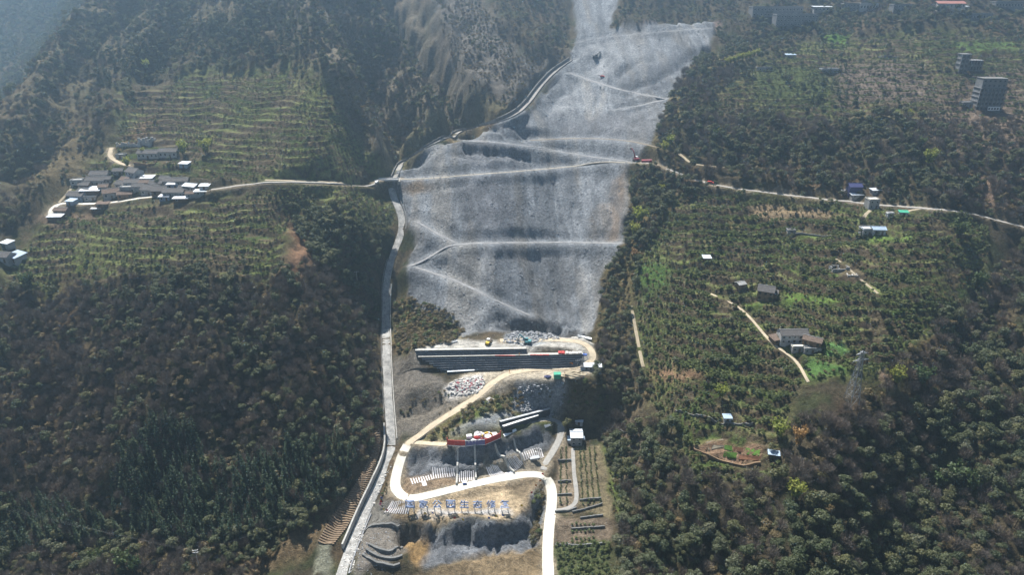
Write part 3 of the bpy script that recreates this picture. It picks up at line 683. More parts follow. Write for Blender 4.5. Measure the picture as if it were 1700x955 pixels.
def crown_bamboo(seed, h=9.5, r=2.6, culms=26, mat='bamboo', per=18):
    rg = np.random.default_rng(seed); C = []; N = []; U = []; S = []
    for i in range(culms):
        a = rg.uniform(0, 6.28); b0 = rg.uniform(0, r*.35); hh = h*rg.uniform(.65, 1.0); out = rg.uniform(.3, 1.0)*r
        f = rg.uniform(.18, 1, per)**.8; q = b0+out*f**2.4
        P = np.stack([np.cos(a)*q, np.sin(a)*q, hh*(f-.16*f**4)], 1)+rg.normal(size=(per, 3))*.28*(.4+f[:, None])
        C.append(P); T = np.stack([np.cos(a)*out*2.4*f**1.4, np.sin(a)*out*2.4*f**1.4, np.full(per, hh*.6)], 1); U.append(T/np.linalg.norm(T, axis=1, keepdims=True))
        N.append(rg.normal(size=(per, 3))+np.array([math.cos(a), math.sin(a), .3])); S.append(rg.uniform(.3, .55, per))
    V, Q = quads(np.concatenate(C), np.concatenate(N), np.concatenate(S)*.8, 1.7, np.concatenate(U), rg)
    return mesh_np("foliage", V, Q, MAT[mat])

# ------------------------------------------------------------------ where plants grow
P_FOREST_L = [(-200,470),(0,478),(60,482),(150,474),(250,460),(330,448),(440,468),(480,448),(520,438),(575,485),(628,500),(630,600),(632,700),(625,745),(590,800),(545,850),(520,880),(470,905),(400,965),(380,1020),(-200,1020)]
P_CONIFER = [(186,800),(235,745),(255,700),(330,715),(345,775),(430,770),(520,745),(600,740),(605,765),(545,840),(450,885),(350,905),(190,900)]
P_CONIFER2 = [(0,870),(60,830),(120,850),(180,860),(180,910),(0,920)]
P_FOREST_UL = [(-200,420),(0,385),(60,352),(95,310),(165,255),(200,165),(330,112),(480,104),(560,155),(610,235),(655,272),(700,235),(775,192),(690,80),(620,-30),(600,-160),(150,-160),(20,120),(-200,330)]
P_FAR = [(-200,300),(0,188),(131,2),(200,-160),(-250,-160)]
P_GULLY = [(478,350),(520,352),(600,374),(645,374),(650,410),(630,440),(628,500),(575,485),(520,438),(500,400)]
P_SHRUB_G = [(654,498),(680,496),(758,526),(770,552),(745,572),(690,580),(654,578)]
P_BANK_R = [(1046,278),(1085,276),(1130,296),(1200,312),(1120,335),(1062,430),(1052,500),(1062,600),(1075,660),(1040,690),(1000,690),(985,640),(990,560),(1000,470),(1038,400),(1045,340)]
P_WOOD_R = [(1120,140),(1170,95),(1240,115),(1140,190),(1250,180),(1340,205),(1420,195),(1560,205),(1720,195),(1850,250),(1850,385),(1700,372),(1560,342),(1400,330),(1280,316),(1150,294),(1080,262),(1095,200)]
P_UP_R = [(1190,100),(1250,40),(1300,-10),(1850,-60),(1850,60),(1500,50),(1340,65),(1240,112)]
P_BOT_R = [(1008,690),(1060,690),(1110,710),(1150,785),(1290,785),(1310,700),(1400,690),(1470,620),(1540,550),(1620,500),(1660,440),(1700,385),(1850,390),(1850,1020),(1012,1020),(1030,850),(1000,740)]
P_UP_C = [(785,-60),(930,-60),(946,60),(940,95),(880,90),(830,60)]
P_MIDSHRUB = [(700,730),(680,745),(740,690),(790,670),(860,640),(870,665),(855,690),(800,690),(760,712),(740,735)]
P_WALLBANK = [(860,652),(990,646),(1000,690),(960,690),(930,660),(870,650)]
FIELDS_BARE = [casts(p) for p in ([(440,470),(480,440),(520,350),(490,350),(455,440)],)]

HOUSE_KEEP = []       # (x, y, radius) kept clear of plants: filled in from the building list
def keep(u, v, r): p = cast(u, v); HOUSE_KEEP.append((p[0], p[1], r))
for (u, v, r) in [(958,735,9),(1272,492,7),(1325,575,9),(1222,478,3),(1413,660,5),(1430,330,10),(1450,345,6),(1475,388,7),(1405,452,8),(1640,180,16),(1610,112,9),(1575,14,12),(1320,32,20),(1420,14,12),(1670,12,12),(1640,28,8),
    (12,438,8),(88,363,5),(1190,300,4),(250,262,16),(120,330,14),(165,322,14),(210,325,14),(250,318,14),(290,325,14),(325,325,12),(225,300,12),(1180,305,4),(940,604,6),(1185,740,7),(1205,748,8),(1235,752,8),(1252,757,6),(1215,698,5),(1340,390,7),(1530,355,5),(330,945,2),(1062,368,5),(1062,378,5),(1052,392,5),(1103,252,4),(1112,243,4),(1541,275,6),(1541,285,5),(1293,728,6),(1290,740,4),(1325,742,6),(1325,752,5),(1487,640,6),(1487,655,5),(305,258,4),(343,256,4),(1196,662,4),(1318,830,5),(244,116,5),(1506,196,5)]+[(1206+i*6.5,110-i*2,5) for i in range(9)]: keep(u, v, r)
def scatter(poly, spacing, seed, jit=.9, keep_out=True):
    rg = np.random.default_rng(seed); x0, y0 = poly[:, 0].min(), poly[:, 1].min(); x1, y1 = poly[:, 0].max(), poly[:, 1].max()
    x1 = min(x1, 700); x0 = max(x0, -700); y1 = min(y1, 1150)
    gx, gy = np.meshgrid(np.arange(x0, x1, spacing), np.arange(y0, y1, spacing))
    x = (gx+rg.uniform(-.5, .5, gx.shape)*spacing*jit).ravel(); y = (gy+rg.uniform(-.5, .5, gy.shape)*spacing*jit).ravel()
    m = inpoly(x, y, poly); x, y = x[m], y[m]
    z = hz(x, y); u, v = to_px(x, y, z); m = (u > -90) & (u < 1790) & (v > -60) & (v < 1040)
    if keep_out:
        m &= bil(GX, GY, M_ROADS, x, y) < .35
        for (hx, hy, r) in HOUSE_KEEP: m &= (x-hx)**2+(y-hy)**2 > r*r
    return x[m], y[m]
_gy, _gx = np.gradient(blur(ZZ, 3), GY, GX); _nn = np.sqrt(_gx**2+_gy**2+1); SUNLIT = (-_gx*sdir.x-_gy*sdir.y+sdir.z)/_nn      # how squarely a slope faces the sun: light contrast put into the planting, dry faces sparser
PL = {k: [] for k in ('broadleaf', 'conifer', 'bare', 'orchard', 'dry', 'sapling')}    # rows: x, y, scale
def put(kind, x, y, s): PL[kind].append(np.stack([x, y, s], 1))
def woods(px, spacing, seed, w_broad, w_bare, w_dry, smin=.6, smax=1.25, gaps=.0, sunny=0):
    poly = casts(px); x, y = scatter(poly, spacing, seed); rg = np.random.default_rng(seed+1)
    q = rg.random(len(x)); n = fbm(x/24, y/24, seed+3)*.6+fbm(x/60, y/60, seed+9)*.4; n2 = fbm(x/11, y/11, seed+4)
    keepm = (n2 > gaps)
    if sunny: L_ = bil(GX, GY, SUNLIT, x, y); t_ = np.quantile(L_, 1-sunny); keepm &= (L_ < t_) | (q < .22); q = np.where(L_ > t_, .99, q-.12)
    x, y, q, n = x[keepm], y[keepm], q[keepm], n[keepm]
    wb = np.clip(w_broad+(n-.5)*2.6, .05, .97); rest = w_bare/(w_bare+w_dry+1e-6)
    s = smin+(smax-smin)*rg.random(len(x))**1.4
    a = q < wb; b = ~a & (rg.random(len(x)) < rest); c = ~a & ~b
    put('broadleaf', x[a], y[a], s[a]); put('bare', x[b], y[b], s[b]*.9); put('dry', x[c], y[c], s[c])
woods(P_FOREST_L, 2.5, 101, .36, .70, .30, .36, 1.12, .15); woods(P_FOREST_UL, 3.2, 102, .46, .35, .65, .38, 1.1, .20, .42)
woods(P_FAR, 5.4, 103, .75, .4, .6, .8, 1.4); woods(P_GULLY, 3.0, 104, .9, .5, .5, .7, 1.3); woods(P_BANK_R, 2.5, 105, .33, .28, .72, .45, 1.05, .16)
woods(P_WOOD_R, 3.1, 106, .36, .68, .32, .5, 1.2, .2); woods(P_UP_R, 4.0, 107, .6, .3, .7, .5, 1.1, .3); woods(P_BOT_R, 2.9, 108, .46, .66, .34, .42, 1.45, .2)
woods([(1012,46),(1045,-20),(1100,-25),(1260,-25),(1260,60),(1200,100),(1188,34),(1060,42)], 3.6, 111, .35, .2, .8, .35, .9, .25); woods(P_UP_C, 3.8, 109, .35, .2, .8, .4, .9, .34); woods(P_SCREE, 2.5, 110, .16, .1, .9, .22, .7, .36)
for (px, sp, sd) in [(P_CONIFER, 3.0, 121), (P_CONIFER2, 3.3, 122)]:
    x, y = scatter(casts(px), sp, sd); n = fbm(x/12, y/12, sd); m = n > .36; put('conifer', x[m], y[m], np.random.default_rng(sd).uniform(.65, 1.1, m.sum()))
for (px, n_, sd) in [([(300,30),(420,20),(430,80),(320,90)], 40, 123), ([(150,100),(260,60),(300,90),(180,150)], 40, 124), ([(1100,280),(1150,285),(1150,310),(1100,305)], 22, 125), ([(1300,130),(1420,110),(1440,170),(1340,190)], 30, 126), ([(430,10),(560,10),(600,80),(470,90)], 34, 127)]:
    x, y = scatter(casts(px), 5.0, sd); k = np.random.default_rng(sd).permutation(len(x))[:n_]; put('conifer', x[k], y[k], np.random.default_rng(sd).uniform(.55, .95, len(k)))
def orchard(px, spacing, seed, s0, s1, thr):
    x, y = scatter(casts(px), spacing, seed, .7); n = fbm(x/22, y/12, seed+2); f = bil(GX, GY, RIS, x, y); rg = np.random.default_rng(seed+1)
    ph = bil(GX, GY, FR, x, y); m = (n > thr) & (f < .5) & (np.abs(ph-.30) < .17+.25*(fbm(x/30, y/30, seed+7) > .64))
    for (poly) in FIELDS_BARE: m &= ~inpoly(x, y, poly)
    for (px2, c, *_r) in EDITS:
        if c[1] > c[0]*1.3 or c[0] > .2: m &= ~inpoly(x, y, casts(px2))
    put('orchard', x[m], y[m], s0+(s1-s0)*rg.random(m.sum()))
    d = (~m) & (n > thr-.12) & (rg.random(len(x)) < .35); put('dry', x[d], y[d], .22+.25*rg.random(d.sum()))
orchard(P_FARM_R, 1.5, 131, .42, .95, .30); orchard(P_FARM_L, 1.8, 132, .4, .8, .32); orchard(P_FARM_LU, 1.9, 133, .38, .72, .36); orchard(P_FARM_RU, 2.0, 134, .45, .9, .28)
woods(P_FARM_R, 13, 135, .6, .7, .3, .45, .9); woods(P_FARM_L, 17, 136, .5, .5, .5, .4, .8); woods(P_FARM_LU, 17, 137, .5, .4, .6, .4, .8); woods(P_FARM_RU, 12, 138, .5, .8, .2, .5, 1.0)
for (px, sp, sd, s0, s1) in [(P_SHRUB_G, 1.9, 141, .45, .9), (P_MIDSHRUB, 2.5, 142, .4, .85), (P_WALLBANK, 1.8, 143, .3, .6), ([(940,642),(995,636),(1006,690),(952,694)], 1.7, 149, .35, .75), ([(885,830),(900,810),(904,850),(905,870),(900,905),(880,905),(885,870)], 1.8, 144, .5, .95), ([(655,770),(650,760),(668,745),(640,830),(628,835),(640,800)], 1.7, 145, .22, .45), ([(700,705),(770,670),(760,668),(690,712)], 1.8, 146, .2, .4), ([(690,660),(735,650),(755,655),(700,675),(670,690),(655,685)], 2.2, 147, .25, .5), ([(1000,735),(1030,750),(1030,870),(1015,850)], 2.4, 148, .25, .55)]:
    x, y = scatter(casts(px), sp, sd); rg = np.random.default_rng(sd); q = rg.random(len(x)) < .84
    put('dry', x[q], y[q], rg.uniform(s0, s1, q.sum())); put('orchard', x[~q], y[~q], rg.uniform(s0, s1, (~q).sum())*1.6)
# crop rows on the terraced plots by the road
pf = casts([(918,902),(1014,898),(1012,960),(915,960)]); x, y = scatter(pf, 1.9, 151); put('orchard', x, y, RNG.uniform(.5, .85, len(x)))
for (ua, ub) in [(931,931),(940,941),(962,968),(970,977),(978,986),(986,996)]:
    P = densify(casts([(ua, 744), (ub, 838)]), 1.5)[:, :2]; put('sapling', P[:, 0]+RNG.normal(size=len(P))*.2, P[:, 1], RNG.uniform(.28, .5, len(P)))
for va in (872, 884, 896):
    P = densify(casts([(950, va), (985, va)]), 1.7)[:, :2]; put('sapling', P[:, 0], P[:, 1]+RNG.normal(size=len(P))*.3, RNG.uniform(.35, .6, len(P)))

# ------------------------------------------------------------------ plants as objects
def link(name, data, parent=None, mats=None):
    o = bpy.data.objects.new(name, data); COL.objects.link(o)
    if parent is not None: o.parent = parent
    return o
def tag(o, label, cat, group=None):
    o["label"] = label; o["category"] = cat; o["kind"] = "thing"
    if group: o["group"] = group
    return o
PROTO = {
 'broadleaf': [(crown_broad(11), trunk_mesh(11, 7, .2)), (crown_broad(12, 8.2, 2.4, 850), trunk_mesh(12, 8.2, .2)), (crown_broad(13, 5.8, 2.9, 850, .28, 'leaf', .2), trunk_mesh(13, 5.8, .2)), (crown_broad(14, 6.6, 2.3, 750, .26), trunk_mesh(14, 6.6, .18))],
 'conifer': [(crown_conifer(21), trunk_mesh(21, 9, .18, 0)), (crown_conifer(22, 11.5, 1.7, 11), trunk_mesh(22, 10, .18, 0))],
 'bare': [(crown_bare(31), trunk_mesh(31, 7.5, .16, 5)), (crown_bare(32, 6.4, 3.0), trunk_mesh(32, 6.4, .15, 5))],
 'orchard': [(crown_broad(41, 2.7, 1.35, 220, .25, 'orchard', .06, 'orchard_tree'), None), (crown_broad(42, 3.1, 1.2, 220, .24, 'orchard', .06, 'orchard_tree'), None)],
 'dry': [(crown_broad(51, 3.2, 2.0, 280, .25, 'dry', .02, 'dry_shrub'), None), (crown_broad(52, 2.6, 2.3, 280, .26, 'dry', .02, 'dry_shrub'), None)],
 'sapling': [(crown_broad(61, 2.6, 1.3, 110, .36, 'orchard', .05, 'sapling'), None)],
}
NAMES = {'broadleaf': 'broadleaf_tree', 'conifer': 'conifer_tree', 'bare': 'bare_tree', 'orchard': 'orchard_tree', 'dry': 'dry_shrub', 'sapling': 'crop_bush'}
CATS = {'broadleaf': 'tree', 'conifer': 'tree', 'bare': 'tree', 'orchard': 'bush', 'dry': 'shrub', 'sapling': 'bush'}
LIMIT = {'broadleaf': 300, 'conifer': 290, 'bare': 280, 'orchard': 290, 'dry': 290, 'sapling': 300}
LAND = [(150,320,"near the hillside village"),(20,430,"near the houses on the western spur edge"),(300,258,"near the white farmhouse above the village"),(500,420,"beside the bare orange earth patch"),(610,600,"beside the straight concrete channel"),(580,840,"above the brown stepped slope"),
 (332,930,"around the utility pole"),(400,600,"in the middle of the western forest"),(100,600,"in the forest below the western spur houses"),(200,780,"in the lowest western forest"),(460,740,"in the lower forest west of the stepped slope"),(60,860,"in the dark western corner below the forest"),(560,420,"in the wooded side gully"),(715,540,"on the bank at the foot of the rubble slope"),(780,690,"on the shrubby bank behind the hoarding"),
 (890,870,"beside the white road below the sign"),(960,930,"on the lowest crop plots"),(960,790,"on the crop plots below the white and blue roof"),(1020,560,"on the bank east of the rubble slope"),(1060,420,"near the yellow bamboo on the east bank"),(1270,495,"around the tall mud-walled farmhouse"),(1325,575,"around the long farmhouse"),(1412,660,"around the lattice pylon"),(1205,750,"around the terrace garden"),
 (1320,740,"around the orange withered bamboo"),(1540,700,"in the dark eastern ravine"),(1600,830,"by the drooping bamboo of the ravine"),(1250,860,"in the woods below the terrace garden"),(1080,860,"in the woods beside the crop plots"),(1450,385,"around the blue-roofed farmhouse"),(1450,330,"near the grey block house on the cement road"),(1180,300,"near the red car on the cement road"),(1640,170,"around the derelict concrete block"),
 (1330,130,"among the upper eastern terraces"),(1230,100,"near the long bamboo hedge"),(1640,600,"on the slope beyond the dark ravine"),(1420,850,"in the dark lower eastern woods"),(1170,430,"around the tiny white-roofed hut"),(1396,450,"around the roofless stone walls"),(1120,620,"on the terraces by the orange earth patch"),(350,180,"on the wide terraces above the village"),(680,640,"on the bare soil hill by the channel"),(640,800,"between the channel and the bend of the white road"),(1050,720,"on the bare brown slope east of the house")]
LUV = np.array([(a, b) for a, b, _ in LAND], float)
DESC = {'broadleaf': ('leafy grey-green tree', 'leafy trees of the hillsides'), 'conifer': ('dark pointed conifer', 'conifers of the hillsides'), 'bare': ('leafless grey-brown tree', 'leafless trees of the hillsides'), 'orchard': ('round green bush', 'green bushes of the terraces'), 'dry': ('brown dry shrub', 'dry shrubs of the banks'), 'sapling': ('crop-row bush', 'bushes in the crop rows')}
def where(kind, s, u, v):
    d, grp = DESC[kind]; lo, hi = SIZES[kind]; w_ = 'small' if s < lo else 'large' if s > hi else 'medium-sized'
    return f"{w_} {d} {LAND[int(np.argmin(np.hypot(LUV[:, 0]-u, LUV[:, 1]-v)))][2]}", grp
SIZES = {}
def gn_scatter(name, pts, scl, rot, kid, protos, label):
    me = bpy.data.meshes.new(name); me.vertices.add(len(pts)); me.vertices.foreach_set("co", np.asarray(pts, np.float32).ravel())
    for nm, arr, ty in (("sc", scl, 'FLOAT'), ("rz", rot, 'FLOAT'), ("kid", kid, 'INT')):
        a = me.attributes.new(nm, ty, 'POINT'); a.data.foreach_set("value", np.asarray(arr, np.float32 if ty == 'FLOAT' else np.int32))
    o = link(name, me); o["kind"] = "stuff"; o["label"] = label
    g = bpy.data.node_groups.new(name, 'GeometryNodeTree')
    g.interface.new_socket("Geometry", in_out='INPUT', socket_type='NodeSocketGeometry'); g.interface.new_socket("Geometry", in_out='OUTPUT', socket_type='NodeSocketGeometry')
    gi = g.nodes.new("NodeGroupInput"); go = g.nodes.new("NodeGroupOutput"); jn = g.nodes.new("GeometryNodeJoinGeometry")
    def attr(nm, ty): n = g.nodes.new("GeometryNodeInputNamedAttribute"); n.data_type = ty; n.inputs[0].default_value = nm; return n.outputs[0]
    sc_ = attr("sc", 'FLOAT'); rz_ = attr("rz", 'FLOAT'); kd_ = attr("kid", 'INT')
    cx = g.nodes.new("ShaderNodeCombineXYZ"); g.links.new(rz_, cx.inputs[2]); cs = g.nodes.new("ShaderNodeCombineXYZ")
    for i in range(3): g.links.new(sc_, cs.inputs[i])
    for i, obs in enumerate(protos):
        cmp = g.nodes.new("FunctionNodeCompare"); cmp.data_type = 'INT'; cmp.operation = 'EQUAL'; g.links.new(kd_, cmp.inputs[2]); cmp.inputs[3].default_value = i
        for ob in obs:
            oi = g.nodes.new("GeometryNodeObjectInfo"); oi.inputs[0].default_value = ob; oi.inputs["As Instance"].default_value = True
            ip = g.nodes.new("GeometryNodeInstanceOnPoints"); g.links.new(gi.outputs[0], ip.inputs["Points"]); g.links.new(cmp.outputs[0], ip.inputs["Selection"])
            g.links.new(oi.outputs["Geometry"], ip.inputs["Instance"]); g.links.new(cx.outputs[0], ip.inputs["Rotation"]); g.links.new(cs.outputs[0], ip.inputs["Scale"])
            g.links.new(ip.outputs[0], jn.inputs[0])
    g.links.new(jn.outputs[0], go.inputs[0])
    md = o.modifiers.new("scatter", 'NODES'); md.node_group = g
    return o
STUFF_NAME = {'broadleaf': ('leafy_woodland', 'mass of leafy trees covering the hillsides'), 'conifer': ('conifer_woodland', 'mass of dark conifers on the hills'), 'bare': ('leafless_woodland', 'mass of leafless grey-brown trees on the hillsides'),
              'orchard': ('orchard_growth', 'mass of small green orchard bushes covering the terraces'), 'dry': ('dry_undergrowth', 'brown dry scrub covering the hillsides'), 'sapling': ('crop_growth', 'green crop rows on the plots')}
TRUNKED = {'broadleaf', 'conifer', 'bare'}
for kind, rows in PL.items():
    A = np.concatenate(rows); x, y, s = A[:, 0], A[:, 1], A[:, 2]; z = hz(x, y)-.1
    u, v = to_px(x, y, z); dist = np.sqrt(x*x+y*y+(z-CAMZ)**2)
    rg = np.random.default_rng(len(x)); rot = rg.uniform(0, 6.28, len(x)); kid = rg.integers(0, len(PROTO[kind]), len(x))
    inside = (u > 6) & (u < 1694) & (v > 12) & (v < 968)
    order = np.argsort(np.where(inside, dist/(s+.3), 1e9)); pick = order[:min(LIMIT[kind], int(inside.sum()))]
    src = {}; SIZES[kind] = tuple(np.quantile(s[pick], (.33, .67)))
    for i in pick:
        lab, grp = where(kind, s[i], u[i], v[i]); crown, trunk = PROTO[kind][kid[i]]
        if kind in TRUNKED:
            r_ = link(NAMES[kind], None); c_ = link("crown", crown, r_); t_ = link("trunk", trunk, r_); src.setdefault(int(kid[i]), [c_, t_] if kind == 'bare' else [c_])
        else:
            r_ = link(NAMES[kind], crown); src.setdefault(int(kid[i]), [r_])
        r_.location = (x[i], y[i], z[i]); r_.rotation_euler = (rg.normal()*.05, rg.normal()*.05, rot[i]); r_.scale = (s[i]*rg.uniform(.9, 1.1), s[i]*rg.uniform(.9, 1.1), s[i]*rg.uniform(.9, 1.15))
        tag(r_, lab, CATS[kind], grp)
    restm = np.ones(len(x), bool); restm[pick] = False
    if restm.sum() and kind != 'sapling':
        ks = sorted(src); remap = np.array([ks.index(k) if k in ks else 0 for k in range(len(PROTO[kind]))])
        gn_scatter(STUFF_NAME[kind][0], np.stack([x, y, z], 1)[restm], s[restm], rot[restm], remap[kid[restm]], [src[k] for k in ks], STUFF_NAME[kind][1])
    print("PLANTS", kind, len(x), len(pick))

# ------------------------------------------------------------------ mesh builder
class MB:
    def __init__(s): s.v = []; s.f = []
    def add(s, V, Q):
        o = len(s.v); s.v += [tuple(map(float, p)) for p in V]; s.f += [tuple(i+o for i in q) for q in Q]; return s
    def box(s, x0, x1, y0, y1, z0, z1):
        return s.add([(x0,y0,z0),(x1,y0,z0),(x1,y1,z0),(x0,y1,z0),(x0,y0,z1),(x1,y0,z1),(x1,y1,z1),(x0,y1,z1)],
                     [(3,2,1,0),(4,5,6,7),(0,1,5,4),(1,2,6,5),(2,3,7,6),(3,0,4,7)])
    def prism(s, poly, y0, y1):      # polygon in XZ extruded along Y
        n = len(poly); V = [(x, y0, z) for x, z in poly]+[(x, y1, z) for x, z in poly]
        return s.add(V, [tuple(range(n)), tuple(range(2*n-1, n-1, -1))]+[(i, i+n, (i+1) % n+n, (i+1) % n) for i in range(n)])
    def bar(s, a, b, w, h=None):     # square bar from a to b
        a = Vector(a); b = Vector(b); d = (b-a).normalized(); up = Vector((0, 0, 1)) if abs(d.z) < .95 else Vector((1, 0, 0))
        x = d.cross(up).normalized(); y = x.cross(d); h = w if h is None else h; V = []
        for p in (a, b):
            for i, j in ((-1,-1),(1,-1),(1,1),(-1,1)): V.append(p+x*(w/2*i)+y*(h/2*j))
        return s.add(V, [(3,2,1,0),(4,5,6,7),(0,1,5,4),(1,2,6,5),(2,3,7,6),(3,0,4,7)])
    def wheel(s, c, r, w, n=10):     # axis along Y
        V = [(c[0]+r*math.cos(2*math.pi*i/n), c[1]+y, c[2]+r*math.sin(2*math.pi*i/n)) for y in (-w/2, w/2) for i in range(n)]
        return s.add(V, [tuple(range(n)), tuple(range(2*n-1, n-1, -1))]+[(i, i+n, (i+1) % n+n, (i+1) % n) for i in range(n)])
    def ball(s, c, r, n=7, sq=1.0):
        V = []; Q = []
        for i in range(n+1):
            th = math.pi*i/n
            for j in range(n+2): ph = 2*math.pi*j/(n+2); V.append((c[0]+r*math.sin(th)*math.cos(ph), c[1]+r*math.sin(th)*math.sin(ph), c[2]+r*sq*math.cos(th)))
        m = n+2
        for i in range(n):
            for j in range(m): Q.append((i*m+j, (i+1)*m+j, (i+1)*m+(j+1) % m, i*m+(j+1) % m))
        return s.add(V, Q)
    def mesh(s, name, mat):
        me = bpy.data.meshes.new(name); me.from_pydata(s.v, [], s.f); me.materials.append(mat); bm = bmesh.new(); bm.from_mesh(me)
        bmesh.ops.recalc_face_normals(bm, faces=bm.faces); bm.to_mesh(me); bm.free(); return me
    def build(s, name, mat, parent=None): return link(name, s.mesh(name, mat), parent)
def thing(name, label, cat, loc, rz=0, group=None):
    o = link(name, None); o.location = tuple(float(c) for c in loc); o.rotation_euler = (0, 0, rz); tag(o, label, cat, group); o.empty_display_size = 1; return o
M = MAT
M['concrete_white'] = plain("sunbleached concrete", (.60, .57, .49), .9, .16, .25, 0, .1)
M['concrete'] = plain("grey concrete", (.40, .39, .36), .92, .22, .5, 0, .1, .3)
M['concrete_dark'] = plain("weathered dark concrete", (.15, .15, .145), .95, .3, .6)
M['chan'] = plain("channel bed concrete and silt", (.30, .295, .28), .95, .45, .35, 0, .1, .5)
M['tan'] = plain("compacted tan dirt", (.44, .37, .27), .97, .18, .35, 0, .05, .3)
M['dirt'] = plain("pale dirt path", (.33, .28, .20), .97, .2, .4, 0, .05, .2)
M['greytrack'] = plain("grey gravel track", (.28, .27, .25), .97, .2, .5, 0, .05, .3)
M['asphalt_pale'] = plain("pale cement road", (.30, .285, .26), .95, .15, .3, 0, .05)
M['gabion'] = plain("black gabion facing", (.050, .054, .062), .9, .35, 1.2, 0, .2, .6)
M['cap'] = plain("grey gabion coping", (.42, .43, .44), .9, .3, 1.0, 0, .1, .5)
M['step'] = plain("brown stepped lining", (.19, .14, .095), .95, .25, .8)
M['film'] = plain("white plastic film", (.72, .69, .68), .45, .10, .8, 0, .4)
M['sign'] = plain("blue sign paint", (.31, .40, .62), .5, .05, 1, 0, .3)
M['white'] = plain("white paint", (.74, .74, .73), .6, .08, .8)
M['roof_tile'] = plain("grey roof tiles", (.105, .10, .098), .9, .35, 1.3, 0, .1, .5)
M['roof_brown'] = plain("brown roof tiles", (.14, .105, .085), .9, .35, 1.3, 0, .1, .5)
M['roof_metal'] = plain("bright metal roofing", (.52, .56, .60), .42, .12, .5, .0, .5)
M['roof_blue'] = plain("pale blue metal roofing", (.33, .42, .52), .42, .15, .5, 0, .5)
M['roof_red'] = plain("red roof sheeting", (.30, .14, .115), .7, .2, .5)
M['roof_flat'] = plain("cement roof slab", (.30, .30, .29), .9, .25, .6)
M['wall_grey'] = plain("grey rendered wall", (.27, .27, .265), .92, .2, .5)
M['wall_white'] = plain("limewashed wall", (.40, .40, .39), .92, .18, .5)
M['wall_mud'] = plain("mud brick wall", (.20, .135, .085), .95, .25, .7)
M['wall_blue'] = plain("blue-grey sheeting wall", (.22, .29, .38), .7, .2, .6)
M['wall_ruin'] = plain("bare concrete frame", (.17, .175, .18), .95, .3, .4)
M['glass'] = plain("dark window glass", (.02, .024, .03), .2, .1, 1, 0, .6)
M['wood'] = plain("weathered wood", (.13, .09, .06), .9, .25, 1.5)
M['steel'] = plain("galvanised steel", (.26, .275, .29), .45, .12, 2, .35, .5)
M['rock'] = plain("grey rubble stone", (.27, .275, .285), .95, .3, .9, 0, .1)
M['rock_pale'] = plain("pale rubble", (.50, .48, .45), .95, .3, .9, 0, .1)
for nm, c in dict(red=(.42,.035,.03), orange=(.50,.17,.03), yellow=(.62,.42,.04), blue=(.06,.12,.38), teal=(.05,.20,.22), green=(.045,.30,.19), pink=(.55,.10,.22), maroon=(.22,.03,.045), navy=(.035,.04,.12), black=(.02,.02,.022), bluepanel=(.10,.10,.26), skin=(.36,.22,.15)).items():
    M[nm] = plain(nm+" paint", c, .55, .12, 1.0, 0, .3)

# ------------------------------------------------------------------ roads, paths and the drainage channel
def side_normals(P):
    d = np.gradient(P[:, :2], axis=0); d /= np.maximum(np.linalg.norm(d, axis=1, keepdims=True), 1e-6)
    return np.stack([d[:, 1], -d[:, 0]], 1)         # to the right of travel
def smooth_z(z, n=4):
    z = z.copy()
    for _ in range(n): z[1:-1] = (z[:-2]+2*z[1:-1]+z[2:])/4
    return z
def ribbon(name, line, mat, lift=.10, wob=.06, width=None, parent=None, kind="structure", bed=False):
    P, w_ = LINES[line] if isinstance(line, str) else line
    w_ = width or w_; P = densify(P, 1.6); N = side_normals(P)
    zs = np.max([hz(P[:, 0]+N[:, 0]*o, P[:, 1]+N[:, 1]*o) for o in (-w_/2, -w_/4, 0, w_/4, w_/2)], axis=0)
    if bed: zs = np.median([hz(P[:, 0]+N[:, 0]*o, P[:, 1]+N[:, 1]*o) for o in (-w_/4, 0, w_/4)], axis=0)
    z = smooth_z(zs)+lift; V = []; Q = []
    s = np.arange(len(P))*1.6
    wl = w_/2*(1+wob*(fbm(s/6, s*0+1, 5)-.5)*4); wr = w_/2*(1+wob*(fbm(s/6, s*0+9, 6)-.5)*4)
    for i in range(len(P)):
        for o, dz in ((-wl[i]-.25, -.5), (-wl[i], 0), (0, .03), (wr[i], 0), (wr[i]+.25, -.5)):
            V.append((P[i, 0]+N[i, 0]*o, P[i, 1]+N[i, 1]*o, z[i]+dz))
    for i in range(len(P)-1):
        for j in range(4): Q.append((i*5+j, i*5+j+1, (i+1)*5+j+1, (i+1)*5+j))
    o = MB().add(V, Q).build(name, mat, parent)
    if kind and parent is None: o["kind"] = kind
    return o
ribbon('road', 'road', M['concrete_white'], .14, .015); ribbon('dirt_road', 'track', M['tan'], .10, .12)
ribbon('dirt_road', 'spur_track', M['tan'], .10, .1); ribbon('gravel_road', 'gravel_track', M['greytrack'], .10, .12)
ribbon('path', 'field_path', M['greytrack'], .10, .08); ribbon('road', 'west_road', M['asphalt_pale'], .12, .05); ribbon('path', 'west_farm_road', M['dirt'], .10, .08)
ribbon('road', 'village_road', M['concrete_white'], .12, .08); ribbon('path', 'village_lane', M['dirt'], .1, .1); ribbon('path', 'terrace_lane', M['tan'], .1, .1)
ribbon('road', 'east_road', M['asphalt_pale'], .12, .05); ribbon('path', 'east_lane', M['dirt'], .1, .1); ribbon('path', 'farm_path', M['tan'], .1, .08)
for nm in ('orchard_path', 'steep_path', 'house_lane', 'barn_lane'): ribbon('path', nm, M['dirt'], .1, .08)
_cp = LINES['channel'][0]; _u, _v = to_px(_cp[:, 0], _cp[:, 1], _cp[:, 2]); _k = int(np.argmax(_v < 296))
